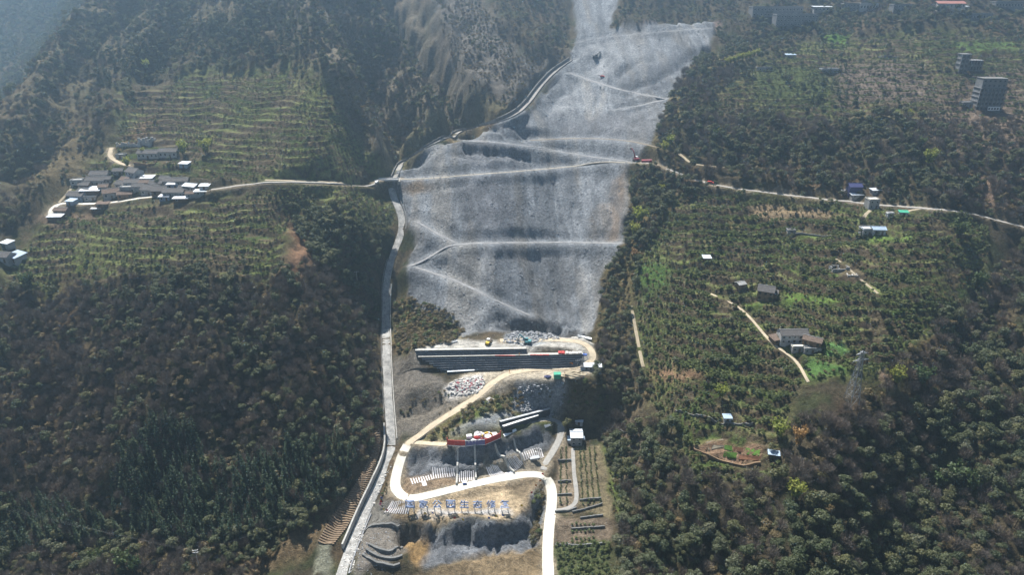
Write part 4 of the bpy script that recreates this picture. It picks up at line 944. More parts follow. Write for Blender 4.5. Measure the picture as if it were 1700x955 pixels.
M['bench'] = plain("crushed pale rock track", (.22, .22, .222), .97, .3, .5, 0, .05, .5); M['bench_tan'] = plain("crushed tan rock track", (.29, .265, .22), .97, .3, .5, 0, .05, .5); M['bench_dark'] = plain("dusty dark rock ledge", (.20, .17, .13), .97, .25, .5, 0, .05, .5)
for nm, mt, wd in (('bench_low', 'bench', 2.3), ('bench_ramp', 'bench', 1.8), ('bench_ramp_low', 'bench', 2.2), ('bench_mid', 'bench_tan', 1.9), ('bench_top', 'bench', 2.3), ('bench_crest', 'bench_dark', 2.0), ('bench_high', 'bench', 3.2), ('bench_rim', 'bench', 2.4), ('bench_far', 'bench', 2.0)):
    ribbon('dirt_road', nm, M[mt], .08, .16, wd)
ribbon('channel_bed', (_cp[:_k+1], 4.2), M['chan'], .15, .08, 4.2, bed=True); ribbon('channel_bed', (_cp[_k:], 3.4), M['greytrack'], .15, .05, 3.4, bed=True)
CP = densify(LINES['channel'][0], 1.6); CN = side_normals(CP); CBED = smooth_z(np.median([hz(CP[:, 0]+CN[:, 0]*o, CP[:, 1]+CN[:, 1]*o) for o in (-1.5, 0, 1.5)], axis=0))
cu, cv = to_px(CP[:, 0], CP[:, 1], CBED)
def channel_wall(label, v0, v1, off, h, th, mat, name='channel_wall', u_min=0):
    k = np.where((cv <= v0) & (cv >= v1) & (cu >= u_min))[0]
    if len(k) < 2: return
    V = []; Q = []
    for i in k:
        zt = max(CBED[i]+h, float(hz(CP[i, 0]+CN[i, 0]*off, CP[i, 1]+CN[i, 1]*off))+.35)
        for o, z in ((off-th/2, CBED[i]-.6), (off-th/2*.8, zt), (off+th/2*.8, zt), (off+th/2, CBED[i]-.6)):
            V.append((CP[i, 0]+CN[i, 0]*o, CP[i, 1]+CN[i, 1]*o, z))
    n = len(k)
    for i in range(n-1):
        for j in range(3): Q.append((i*4+j, i*4+j+1, (i+1)*4+j+1, (i+1)*4+j))
    Q += [(0, 1, 2, 3), tuple(range(4*n-1, 4*n-5, -1))]
    b_ = MB().add(V, Q); c0 = np.array(b_.v).mean(0)
    o = b_.build(name, mat); tag(o, label, 'wall', 'walls of the drainage channel')
channel_wall("low grey parapet wall along the east side of the concrete channel", 735, 470, 2.7, .9, .5, M['concrete'])
channel_wall("dark curved parapet of the channel just below the road bridge", 385, 308, 2.8, 1.3, .7, M['concrete_dark'])
channel_wall("thin dark kerb on the rubble side of the upper channel", 297, 96, 1.9, .8, .5, M['concrete_dark'])
channel_wall("dark channel wall climbing beside the grassy slope above the bridge", 297, 213, -2.1, 1.6, .8, M['concrete_dark'])
channel_wall("long dark channel wall curving up towards the top of the rubble slope", 212, 96, -2.2, 2.6, 1.0, M['concrete_dark'])
channel_wall("tall grey concrete wall between the channel and the brown stepped slope", 920, 705, -2.9, 3.0, .9, M['concrete'])
channel_wall("thin grey kerb on the forest side of the straight channel", 700, 430, -2.6, .7, .4, M['concrete_dark'])
channel_wall("broken stone edge of the channel beside the round stone terraces", 955, 850, 2.9, .7, .6, M['rock'])

# brown stepped lining above the channel wall: each step a piece of its own
st = thing('stepped_slope', "brown slope lined with closely spaced steps beside the channel wall", 'slope', cast(590, 850))
ra = densify(np.array([(631,700,0),(631,742,0),(620,790,0),(599,838,0),(576,878,0),(555,905,0)], float), 4); rb = np.array([(624,700),(619,750),(600,790),(578,824),(552,858),(528,900)], float)
tb = np.linspace(0, 1, len(rb)); inv = Vector(st.location)
for i in range(56):
    f = i/55; a = cast(*[np.interp(f, np.linspace(0, 1, len(ra)), ra[:, k]) for k in (0, 1)]); b_ = cast(*[np.interp(f, tb, rb[:, k]) for k in (0, 1)])
    V = []; Q = []
    d = (b_-a)[:2]; L = np.linalg.norm(d)+1e-6; nrm = np.array([d[1], -d[0]])/L; m = 6
    for k in range(m):
        p = a[:2]+(b_-a)[:2]*k/(m-1); z = float(hz(*p))
        for o, dz in ((-.42, -.3), (-.42, .75), (.42, .62), (.42, -.3)): V.append((p[0]+nrm[0]*o-inv.x, p[1]+nrm[1]*o-inv.y, z+dz-inv.z))
    for k in range(m-1):
        for j in range(3): Q.append((k*4+j, k*4+j+1, (k+1)*4+j+1, (k+1)*4+j))
    MB().add(V, Q).build('step', M['step'], st)

# road bridge over the channel
def deck(u, v, L, Wd, rz, label):
    p = cast(u, v); t_ = thing('bridge', label, 'bridge', (p[0], p[1], p[2]+.45), rz)
    MB().box(-L/2, L/2, -Wd/2, Wd/2, -.5, .25).build('deck', M['asphalt_pale'], t_)
    for s_ in (-1, 1): MB().box(-L/2, L/2, s_*Wd/2-.12, s_*Wd/2+.12, .25, 1.0).build('parapet', M['white'], t_)
    for s_ in (-1, 1): MB().box(s_*L/2-.6, s_*L/2+.6, -Wd/2+.1, Wd/2-.1, -2.6, -.5).build('abutment', M['concrete'], t_)
deck(645, 300, 13, 4.4, math.radians(3), "short concrete road bridge crossing the drainage channel below the hillside")
ribbon('dirt_road', 'bridge_road', M['asphalt_pale'], .12, .05)

# ------------------------------------------------------------------ stepped retaining walls
def gabion_wall(label, A, L, nt, h, s, stagger, ztop, capm, right_cut=0.0):
    t_ = thing('retaining_wall', label, 'wall', (A[0], A[1], ztop-nt*h), math.atan2(wdir[1], wdir[0]), 'black stepped retaining walls')
    for k in range(nt):                      # k = 0 lowest course
        n0 = -(nt-1-k)*s; x0 = stagger*(nt-1-k); x1 = L-right_cut*(nt-1-k)
        c = MB(); m = max(2, int((x1-x0)/2.0)); rg = np.random.default_rng(k+nt)
        for i in range(m):                   # baskets of one course, slightly uneven
            a = x0+(x1-x0)*i/m; b_ = x0+(x1-x0)*(i+1)/m; j = rg.normal()*.05
            c.box(a+.03, b_-.03, n0+j, 1.2, k*h-(.4 if k == 0 else 0), (k+1)*h-.14+rg.normal()*.02)
        o = c.build('course', M['gabion'], t_); o["kind"] = "stuff"
        MB().box(x0, x1, n0+.1, 1.1 if k < nt-1 else 2.2, (k+1)*h-.16, (k+1)*h-.03+(.1 if k == nt-1 else 0)).build('coping', capm if k < nt-1 else M['concrete'], o)
    return t_
gabion_wall("long black stepped retaining wall of seven courses above the pale yard", WA, WL, WT, WH, WS, 1.9, WZT, M['cap'], .5)
gabion_wall("shorter black retaining wall of three courses standing behind the long one", UA, UL, 3, .85, .5, .3, UZT, M['cap'])
p0 = cast(742, 621); q0 = cast(790, 618)
tw = thing('retaining_wall', "low dark foot wall below the long stepped wall, topped with pale sheeting", 'wall', p0, math.atan2((q0-p0)[1], (q0-p0)[0]), 'black stepped retaining walls')
Lw = float(np.linalg.norm((q0-p0)[:2])); MB().box(0, Lw, -.4, .6, -1, 1.3).build('course', M['gabion'], tw); MB().box(.2, Lw*.95, -.5, .55, 1.3, 1.36).build('sheet', M['roof_metal'], tw)
# dark double wall behind the stage
for (a, b_, hh, lb) in [((835,716),(893,697),2.6,"black retaining wall with a pale coping beside the grassy strip"), ((830,707),(912,685),2.2,"dark upper retaining wall behind the one with the pale coping")]:
    A_ = cast(*a); B_ = cast(*b_); tw = thing('retaining_wall', lb, 'wall', A_, math.atan2((B_-A_)[1], (B_-A_)[0]), 'dark walls behind the stage'); L_ = float(np.linalg.norm((B_-A_)[:2])); sl = float(B_[2]-A_[2])
    MB().add([(0,-.5,-2),(L_,-.5,sl-2),(L_,.5,sl-2),(0,.5,-2),(0,-.5,hh),(L_,-.5,sl+hh),(L_,.5,sl+hh),(0,.5,hh)], [(3,2,1,0),(4,5,6,7),(0,1,5,4),(1,2,6,5),(2,3,7,6),(3,0,4,7)]).build('wall_body', M['gabion'], tw)
    MB().add([(0,-.62,hh),(L_,-.62,sl+hh),(L_,.62,sl+hh),(0,.62,hh),(0,-.62,hh+.22),(L_,-.62,sl+hh+.22),(L_,.62,sl+hh+.22),(0,.62,hh+.22)], [(3,2,1,0),(4,5,6,7),(0,1,5,4),(1,2,6,5),(2,3,7,6),(3,0,4,7)]).build('coping', M['white'] if hh > 2.4 else M['cap'], tw)
# buttress walls down the dark bank
for i, ((a, b_), lb) in enumerate(zip([((760,750),(758,806)),((788,742),(790,797)),((822,741),(854,786)),((853,733),(867,768))],
    ["concrete buttress between the two western striped plots","concrete buttress beside the bright green patch","long slanting concrete buttress running down to the white road","short slanting concrete buttress beside the easternmost striped plot"])):
    P = densify(casts([a, b_]), 1.2); c = MB(); V = []; Q = []; N = side_normals(P)
    for k in range(len(P)):
        z = float(hz(P[k, 0], P[k, 1]))
        for o, dz in ((-.45, -1.2), (-.4, 1.35), (.4, 1.35), (.45, -1.2)): V.append((P[k, 0]+N[k, 0]*o, P[k, 1]+N[k, 1]*o, z+dz))
    n = len(P)
    for k in range(n-1):
        for j in range(3): Q.append((k*4+j, k*4+j+1, (k+1)*4+j+1, (k+1)*4+j))
    Q += [(0, 1, 2, 3), tuple(range(4*n-1, 4*n-5, -1))]
    tag(c.add(V, Q).build('buttress', M['concrete']), lb, 'buttress', 'buttresses of the dark bank')

# ------------------------------------------------------------------ plots covered with white film strips
def film_plot(label, tl, tr, br, bl, n, sk=.55):
    C = casts([tl, tr, br, bl]); t_ = thing('striped_plot', label, 'crop plot', C.mean(0), 0, 'plots under white film'); inv = np.array(t_.location)
    rg = np.random.default_rng(n+int(tl[0]))
    for i in range(n):
        f = (i+.5)/n; a = C[0]+(C[1]-C[0])*f; b_ = C[3]+(C[2]-C[3])*f; s0, s1 = rg.uniform(0, .06), rg.uniform(.93, 1.0)
        a, b_ = a+(b_-a)*s0, a+(b_-a)*s1
        d = (b_-a)[:2]; L = np.linalg.norm(d); wv = np.array([d[1], -d[0]])/L; hw = .5*sk*np.linalg.norm((C[1]-C[0]+C[2]-C[3])[:2]/2)/n; m = max(3, int(L/1.2)); V = []; Q = []
        for k in range(m):
            p = a[:2]+d*k/(m-1)+wv*rg.normal()*.04; z = float(hz(*p))
            for o, dz in ((-1, -.1), (-.75, .22), (0, .34), (.75, .22), (1, -.1)): V.append((p[0]+wv[0]*o*hw-inv[0], p[1]+wv[1]*o*hw-inv[1], z+dz-inv[2]))
        for k in range(m-1):
            for j in range(4): Q.append((k*5+j, k*5+j+1, (k+1)*5+j+1, (k+1)*5+j))
        MB().add(V, Q).build('film_strip', M['film'], t_)
film_plot("short white-striped plot at the foot of the grey landslip bank", (680,796),(717,788),(720,797),(684,806), 9)
film_plot("tall white-striped plot beside the first concrete buttress", (716,777),(755,779),(757,792),(719,797), 10)
film_plot("white-striped plot between two concrete buttresses", (761,783),(787,782),(789,799),(761,802), 8)
film_plot("slanting white-striped plot next to the green patch", (806,776),(826,773),(846,790),(816,794), 8)
film_plot("white-striped plot between the two slanting buttresses", (838,763),(856,757),(870,771),(855,784), 8)
film_plot("white-striped plot beside the grey gravel track", (865,754),(899,745),(904,760),(870,767), 10)
film_plot("slanting white-striped plot below the bend of the white road", (650,833),(682,838),(678,855),(636,853), 11)
def slab(label, pts, h, mat, name, cat):
    """a low sheet or slab following the ground inside four corners"""
    C = casts(pts); c = C.mean(0); V = []; 
    for p in C: z = float(hz(p[0], p[1])); V += [(p[0]-c[0], p[1]-c[1], z-.2-c[2]), (p[0]-c[0], p[1]-c[1], z+h-c[2])]
    n = len(C); o = MB().add(V, [tuple(2*i+1 for i in range(n)), tuple(2*i for i in reversed(range(n)))]+[(2*i, 2*((i+1) % n), 2*((i+1) % n)+1, 2*i+1) for i in range(n)]).build(name, mat)
    o.location = tuple(c); return tag(o, label, cat)
slab("white sheet lying on the brown ploughed plot", [(699,799),(707,801),(709,807),(702,808)], .25, M['film'], 'sheet', 'sheet')
slab("white film sheet on the corner by the bend of the road", [(838,786),(850,783),(853,787),(840,792)], .25, M['film'], 'sheet', 'sheet')
slab("white slab on the strip of grass behind the red hoarding", [(903,707),(918,704),(918,707),(905,711)], .3, M['white'], 'slab', 'slab')
slab("pale rectangular slab beside the dirt road on the shrubby bank", [(801,667),(812,660),(821,664),(808,672)], .3, M['rock_pale'], 'slab', 'slab')
slab("long white slab at the east end of the red hoarding", [(835,722),(856,713),(858,716),(838,726)], .3, M['white'], 'slab', 'slab')

# ------------------------------------------------------------------ the eight standing characters
def glyph_mesh(ch, size, ext):
    cu_ = bpy.data.curves.new("glyph", 'FONT'); cu_.body = ch; cu_.size = size; cu_.extrude = ext; cu_.offset = .055; cu_.align_x = 'CENTER'; cu_.resolution_u = 2
    o = bpy.data.objects.new("glyph", cu_); COL.objects.link(o); dg = bpy.context.evaluated_depsgraph_get(); dg.update()
    me = bpy.data.meshes.new_from_object(o.evaluated_get(dg)); bpy.data.objects.remove(o); bpy.data.curves.remove(cu_)
    me.materials.clear(); me.materials.append(M['sign']); me.name = "character"; return me
SIGN = "国家公园生态修复"; SX = [681.8, 704.2, 726.5, 749.0, 771.3, 793.2, 815.5, 838.0]
for ch, u in zip(SIGN, SX):
    p = cast(u, 851.5); t_ = thing('sign_character', f"standing blue character {ch} of the sign on two white posts", 'sign', p, math.radians(-1.5), 'characters of the standing sign')
    me = glyph_mesh(ch, 4.7, .16)
    vs_ = np.array([v.co[:] for v in me.vertices]); lo, hi = vs_.min(0), vs_.max(0)
    sx, sy = 3.95/(hi[0]-lo[0]), 4.1/(hi[1]-lo[1]); cxm = (lo[0]+hi[0])/2
    for v in me.vertices: v.co = ((v.co.x-cxm)*sx, -v.co.z, (v.co.y-lo[1])*sy+2.45)
    c_ = link('character', me, t_)
    for s_ in (-1, 1):
        MB().bar((s_*1.35, .2, -.6), (s_*1.35, .2, 3.4), .26).build('post', M['white'], t_)
        MB().bar((s_*1.35, .25, 2.7), (s_*1.35, 1.9, -.3), .14).build('brace', M['steel'], t_)
    MB().box(-1.75, 1.75, .1, .3, 2.30, 2.52).build('crossbeam', M['white'], t_)
# small flags round the terrace edge
FL = [(632,832,'blue'),(631,838,'red'),(630,843,'pink'),(636,851,'yellow'),(641,853,'red'),(704,858,'yellow'),(717,857,'blue'),(753,866,'red'),(767,868,'yellow'),(810,866,'blue'),(822,862,'yellow'),(833,861,'blue'),(864,845,'yellow'),(881,824,'red'),(888,811,'orange'),(899,792,'red'),(895,804,'orange')]
for (u, v, c) in FL:
    p = cast(u, v); t_ = thing('flag', f"small {c} flag on a thin pole at the edge of the sign terrace", 'flag', p, random.uniform(-.6, .6), 'small flags round the sign terrace')
    MB().bar((0,0,-.3), (0,0,2.3), .07).build('pole', M['steel'], t_)
    MB().add([(0,0,1.3),(.35,.06,1.25),(.75,-.05,1.3),(1.0,.05,1.28),(0,0,2.25),(.35,.06,2.2),(.75,-.05,2.25),(1.0,.05,2.2),(0,.03,1.3),(.35,.09,1.25),(.75,-.02,1.3),(1.0,.08,1.28),(0,.03,2.25),(.35,.09,2.2),(.75,-.02,2.25),(1.0,.08,2.2)],
        [(0,1,5,4),(1,2,6,5),(2,3,7,6),(8,12,13,9),(9,13,14,10),(10,14,15,11),(0,8,9,1),(4,5,13,12),(3,11,15,7)]).build('cloth', M[c], t_)

# ------------------------------------------------------------------ red and violet hoarding with the stage behind it
hp = casts([(743,740.5),(773,742),(806,739.5),(831,728.5)]); t_ = thing('hoarding', "long red and violet hoarding with white trim in front of the little stage", 'hoarding', hp[1]); inv = hp[1]
for k, (mat, npan) in enumerate([('red', 5), ('bluepanel', 6), ('red', 6)]):
    a, b_ = hp[k], hp[k+1]
    for i in range(npan):
        p, q = a+(b_-a)*(i/npan), a+(b_-a)*((i+1)/npan); d = (q-p); p, q = p+d*.02-inv, q-d*.02-inv
        n_ = np.array([d[1], -d[0], 0])/np.linalg.norm(d[:2])*.12
        V = [p-n_+(0,0,.5), q-n_+(0,0,.5), q+n_+(0,0,.5), p+n_+(0,0,.5), p-n_+(0,0,3.0), q-n_+(0,0,3.0), q+n_+(0,0,3.0), p+n_+(0,0,3.0)]
        MB().add(V, [(3,2,1,0),(4,5,6,7),(0,1,5,4),(1,2,6,5),(2,3,7,6),(3,0,4,7)]).build('panel', M[mat], t_)
    MB().bar(a-inv+(0,-.05,.35), b_-inv+(0,-.05,.35), .3).build('base_rail', M['white'], t_); MB().bar(a-inv+(0,0,3.1), b_-inv+(0,0,3.1), .2).build('top_rail', M['red'] if mat == 'red' else M['steel'], t_)
for k, p in enumerate(hp): MB().bar(p-inv+(0,0,-1.0), p-inv+(0,0,4.2 if k in (0, 3) else 3.5), .4).build('post', M['red'] if k != 1 else M['steel'], t_)
sl_ = slab("white stage floor behind the red and violet hoarding", [(790,735),(828,725),(824,719),(795,722),(775,738)], .5, M['white'], 'stage', 'stage')
def mound(label, u, v, rx, ry, h, mat, name, cat, rz=0):
    p = cast(u, v); t_ = thing(name, label, cat, p, rz); rg = np.random.default_rng(int(u*7+v)); V = []; Q = []; n = 14; m = 6
    for i in range(m+1):
        for j in range(n):
            a = 2*math.pi*j/n; r = math.sin(math.pi/2*i/m); z = math.cos(math.pi/2*i/m)
            k = 1+.16*rg.normal()*(1 if 0 < i < m else .3); V.append((rx*r*math.cos(a)*k, ry*r*math.sin(a)*k, h*z*(1+.1*rg.normal())-.15*(i == m)))
    for i in range(m):
        for j in range(n): Q.append((i*n+j, (i+1)*n+j, (i+1)*n+(j+1) % n, i*n+(j+1) % n))
    MB().add(V, Q).build('cover', mat, t_)
    MB().box(-rx*.7, rx*.7, -ry*.7, ry*.7, -.5, h*.35).build('pile', M['wood'], t_); return t_
mound("white canopy bundle on the stage beside the red one", 796, 724, 2.6, 1.9, 2.0, M['film'], 'canopy', 'canopy')
mound("red canopy bundle on the stage beside the white one", 792, 729, 2.0, 1.3, 1.6, M['red'], 'canopy', 'canopy')
mound("dark brown heap in front of the yellow arch on the stage", 803, 731, 1.8, 1.2, 1.3, M['maroon'], 'canopy', 'canopy')
pa = cast(809, 727); t_ = thing('arch', "small yellow and white arch standing on the stage", 'arch', pa, .2)
for i in range(9):
    a0, a1 = math.pi*i/9, math.pi*(i+1)/9; MB().bar((2.4*math.cos(a0),0,.3+2.4*math.sin(a0)), (2.4*math.cos(a1),0,.3+2.4*math.sin(a1)), .7).build('segment', M['yellow'] if i % 3 else M['white'], t_)
def crate(label, u, v, L, Wd, H, mat, rz=0, roofm=None, name='container', cat='container'):
    p = cast(u, v); t_ = thing(name, label, cat, (p[0], p[1], p[2]+.1), rz)
    MB().box(-L/2, L/2, -Wd/2, Wd/2, 0, H).build('body', mat, t_); MB().box(-L/2-.1, L/2+.1, -Wd/2-.1, Wd/2+.1, H, H+.18).build('roof', roofm or mat, t_)
    for i in range(4): x = -L/2+L*(i+.5)/4; MB().box(x-L*.08, x+L*.08, -Wd/2-.05, -Wd/2, .15, H-.15).build('rib', mat, t_)
    for s_ in (-1, 1): MB().box(s_*(L/2-.25)-.12, s_*(L/2-.25)+.12, -Wd/2+.1, Wd/2-.1, -.35, 0).build('skid', M['black'], t_)
    return t_
crate("green container cabin on the pale yard below the black wall", 925, 628, 3.4, 2.6, 2.5, M['green'], .05)
crate("small white generator box on the stage by the shrubs", 779, 728, 2.4, 1.6, 1.4, M['white'], .2, None, 'generator', 'generator')
crate("grey trailer bed parked above the easternmost striped plot", 887, 763, 4.4, 2.0, .9, M['wall_grey'], .25, M['steel'], 'trailer', 'trailer')
crate("small blue and white pump box at the edge of the road beside the striped plot", 771, 804, 1.7, 1.2, .9, M['blue'], .1, M['white'], 'pump_box', 'box')
mound("dark blue tarpaulin heap beside the green container", 909, 626.5, 2.0, 1.1, .9, M['navy'], 'tarpaulin', 'tarpaulin')
mound("brown earth heap beside the white site shed", 952, 624, 6.5, 3.4, 2.0, M['dirt'], 'earth_heap', 'heap')

# ------------------------------------------------------------------ machines and vehicles
def excavator(label, u, v, rz, col, boom_a=.9, arm_a=-.9, cabin='white', sc=1.0):
    p = cast(u, v); t_ = thing('excavator', label, 'excavator', (p[0], p[1], p[2]+.05), rz, None); t_.scale = (sc,)*3
    for s_ in (-1, 1):
        tr = MB().prism([(-1.9,.15),(-1.6,0),(1.6,0),(1.9,.15),(2.0,.5),(1.7,.85),(-1.7,.85),(-2.0,.5)], s_*1.1-.28, s_*1.1+.28).build('track', M['black'], t_)
        for x in (-1.4, 0, 1.4): MB().wheel((x, s_*1.42, .42), .3, .08).build('roller', M['concrete_dark'], tr)
    MB().box(-1.5, 1.3, -1.2, 1.2, .95, 1.25).box(-1.9, -.2, -1.2, 1.2, 1.25, 2.15).box(-.2, 1.3, -.0, 1.2, 1.25, 1.75).build('body', M[col], t_)
    cb = MB().box(-.1, 1.5, -1.2, -.15, 1.25, 2.85).build('cab', M[cabin], t_); MB().box(.05, 1.53, -1.22, -.13, 1.8, 2.6).build('window', M['glass'], cb)
    b0 = Vector((1.2, .2, 1.5)); b1 = b0+Vector((math.cos(boom_a)*4.6, 0, math.sin(boom_a)*4.6)); bk = b0+(b1-b0)*.45+Vector((-math.sin(boom_a), 0, math.cos(boom_a)))*.5
    MB().bar(b0, bk, .5, .6).bar(bk, b1, .42, .5).build('boom', M[col], t_)
    a1 = b1+Vector((math.cos(arm_a)*2.9, 0, math.sin(arm_a)*2.9)); MB().bar(b1-Vector((math.cos(arm_a), 0, math.sin(arm_a)))*.5, a1, .35, .42).build('arm', M[col], t_)
    MB().prism([(a1.x-.1,a1.z+.1),(a1.x+.6,a1.z-.3),(a1.x+.4,a1.z-1.0),(a1.x-.4,a1.z-1.1),(a1.x-.8,a1.z-.5)], -.4, .8).build('bucket', M['concrete_dark'], t_)
    MB().bar(b0+Vector((.5, .5, -.1)), b0+(b1-b0)*.4+Vector((0,.3,-.1)), .16).build('cylinder', M['steel'], t_)
    return t_
excavator("orange excavator with its arm over the foot of the black wall", 945, 607, math.radians(172), 'orange', .55, -1.0, 'orange')
excavator("teal excavator digging at the foot of the rubble slope", 876, 571, math.radians(168), 'teal', .85, -1.2, 'teal')
excavator("dark red excavator with raised boom at the east end of the slope track", 1056, 268, math.radians(115), 'maroon', 1.15, .5, 'white', 1.1)
excavator("small dark excavator working high on the upper rubble slope", 988, 96, math.radians(30), 'concrete_dark', .7, -1.0, 'concrete_dark', 1.0)
p = cast(811, 571); t_ = thing('wheel_loader', "brown wheel loader parked on the pale platform behind the walls", 'loader', p, math.radians(75))
MB().box(-2.6, -.3, -.9, .9, .8, 1.9).build('engine', M['yellow'], t_); cb = MB().box(-.6, .7, -.75, .75, 1.5, 3.0).build('cab', M['white'], t_); MB().box(-.5, .73, -.77, .77, 2.0, 2.8).build('window', M['glass'], cb)
MB().box(-.3, 1.6, -.7, .7, .8, 1.4).build('front_frame', M['yellow'], t_); MB().bar((1.2,-.6,1.4), (3.0,-.6,.7), .25).bar((1.2,.6,1.4), (3.0,.6,.7), .25).build('lift_arm', M['orange'], t_)
MB().prism([(2.8,.1),(3.9,.05),(3.7,.4),(3.0,.5),(2.9,1.2),(2.7,1.1)], -1.2, 1.2).build('bucket', M['concrete_dark'], t_)
for x in (-1.6, 1.3):
    for s_ in (-1, 1): w_ = MB().wheel((x, s_*1.0, .75), .75, .5, 12).build('wheel', M['black'], t_); MB().wheel((x, s_*1.26, .75), .36, .06, 8).build('rim', M['yellow'], w_)
def car(label, u, v, rz, col, sc=1.0):
    p = cast(u, v); t_ = thing('parked_car', label, 'car', (p[0], p[1], float(hz(p[0], p[1]))+.2), rz); t_.scale = (sc,)*3
    MB().prism([(-2.1,.35),(2.1,.35),(2.15,.75),(1.3,.9),(.7,1.45),(-1.2,1.5),(-1.9,1.0),(-2.15,.95)], -.85, .85).build('body', M[col], t_)
    MB().prism([(.72,1.36),(1.15,.98),(-1.65,1.05),(-1.15,1.4)], -.87, .87).build('window', M['glass'], t_)
    for x in (-1.35, 1.35):
        for s_ in (-1, 1): w_ = MB().wheel((x, s_*.8, .33), .33, .22).build('wheel', M['black'], t_); MB().wheel((x, s_*.92, .33), .18, .03, 8).build('rim', M['steel'], w_)
    for s_ in (-1, 1): MB().box(2.08, 2.17, s_*.6-.18, s_*.6+.18, .58, .74).build('headlight', M['white'], t_)
car("red car standing on the cement road between the eastern woods", 1179, 305, math.radians(-14), 'red', 1.0)
car("white and dark car on the pale apron at the west end of the bridge", 626, 304, math.radians(80), 'white', .9)
car("small red vehicle on the high rubble track", 1000, 128, math.radians(-20), 'red', .9)
# workers on the wall
def person(label, u, v, z, top, rz):
    pp = on_plane(u, v, z); t_ = thing('person', label, 'person', pp, rz)
    V = [(0,0,.92),(0,0,1.15),(0,0,1.42),(0,0,1.52),(0,0,1.64),(.1,0,.9),(.12,.03,.5),(.11,-.02,.06),(.11,.12,.03),(-.1,0,.9),(-.12,-.03,.5),(-.11,.02,.06),(-.11,.14,.03),(.2,0,1.4),(.29,.05,1.15),(.26,.2,.95),(-.2,0,1.4),(-.29,.05,1.15),(-.25,.2,.98)]
    E = [(0,1),(1,2),(2,3),(3,4),(0,5),(5,6),(6,7),(7,8),(0,9),(9,10),(10,11),(11,12),(2,13),(13,14),(14,15),(2,16),(16,17),(17,18)]
    R = [.15,.15,.17,.06,.10,.10,.075,.05,.045,.10,.075,.05,.045,.075,.055,.04,.075,.055,.04]
    me = bpy.data.meshes.new('body'); me.from_pydata(V, E, []); me.materials.append(M[top]); o = link('body', me, t_); md = o.modifiers.new("skin", 'SKIN'); 
    for i, r in enumerate(R): me.skin_vertices[0].data[i].radius = (r, r)
    me.skin_vertices[0].data[0].use_root = True; o.modifiers.new("sub", 'SUBSURF').levels = 1; o.modifiers["sub"].render_levels = 1
    MB().ball((0, 0, 1.66), .12, 6, 1.15).build('head', M['skin'], t_); MB().ball((0, 0, 1.74), .14, 6, .6).build('helmet', M['yellow'], t_)
person("worker in an orange vest standing on the top course of the long black wall", 862, 591.5, WZT, 'orange', .3)
person("worker in an orange vest standing on a lower course of the long black wall", 860.5, 598.5, WZT-3*WH+.2, 'orange', -.4)
person("worker in an orange vest near the middle of the pale yard", 846, 619, float(cast(846, 619)[2]), 'orange', 1.2)

# material and formwork along the top of the black wall
def on_wall(label, u0, u1, v, z, h, d_, mat, name, cat):
    a = on_plane(u0, v, z); b_ = on_plane(u1, v, z); t_ = thing(name, label, cat, a, math.atan2((b_-a)[1], (b_-a)[0])); L = float(np.linalg.norm((b_-a)[:2])); n = max(2, int(L/1.6)); rg = np.random.default_rng(int(u0))
    for i in range(n): x = L*i/n; MB().box(x, x+L/n*.9, -.1+rg.normal()*.12, d_, 0, h*rg.uniform(.7, 1.15)).build('board', mat, t_)
on_wall("stack of red formwork panels on top of the long black wall", 927, 938, 588.5, WZT, 1.1, 2.2, M['red'], 'formwork_stack', 'formwork')
on_wall("long pale bundle of sheeting at the east end of the long black wall", 939, 966, 588.8, WZT, .9, 2.0, M['rock_pale'], 'sheet_stack', 'sheets')
on_wall("row of low red barrier boards along the coping of the long black wall", 880, 912, 590.2, WZT, .35, .4, M['red'], 'barrier', 'barrier')
on_wall("second row of low red barrier boards on the coping further west", 822, 856, 591.2, WZT, .3, .35, M['red'], 'barrier', 'barrier')
on_wall("small stack of blue crates at the east end of the wall", 966, 975, 591.5, WZT-1.0, .9, 1.2, M['blue'], 'crate_stack', 'crates')
for (u, lb) in [(722,"pale concrete pad at the west end of the platform"),(762,"pale concrete pad in the middle of the platform"),(804,"pale concrete pad beside the wheel loader")]:
    slab(lb, [(u-9,575.5),(u+9,575),(u+9.5,581),(u-9.5,581.5)], .25, M['concrete_white'], 'pad', 'pad')
slab("bundle of long grey pipes beside the shadowed bank", [(738,571),(758,566.5),(760,568.5),(741,573)], .7, M['steel'], 'pipe_bundle', 'pipes')
slab("pile of grey steel bars at the corner of the tan track", [(958,558),(982,563),(982,566),(960,562)], .8, M['steel'], 'steel_pile', 'steel bars')
slab("red hoarding strip beside the excavator on the upper track", [(1065,268),(1082,267),(1082,269),(1065,270)], 1.4, M['maroon'], 'barrier', 'barrier')

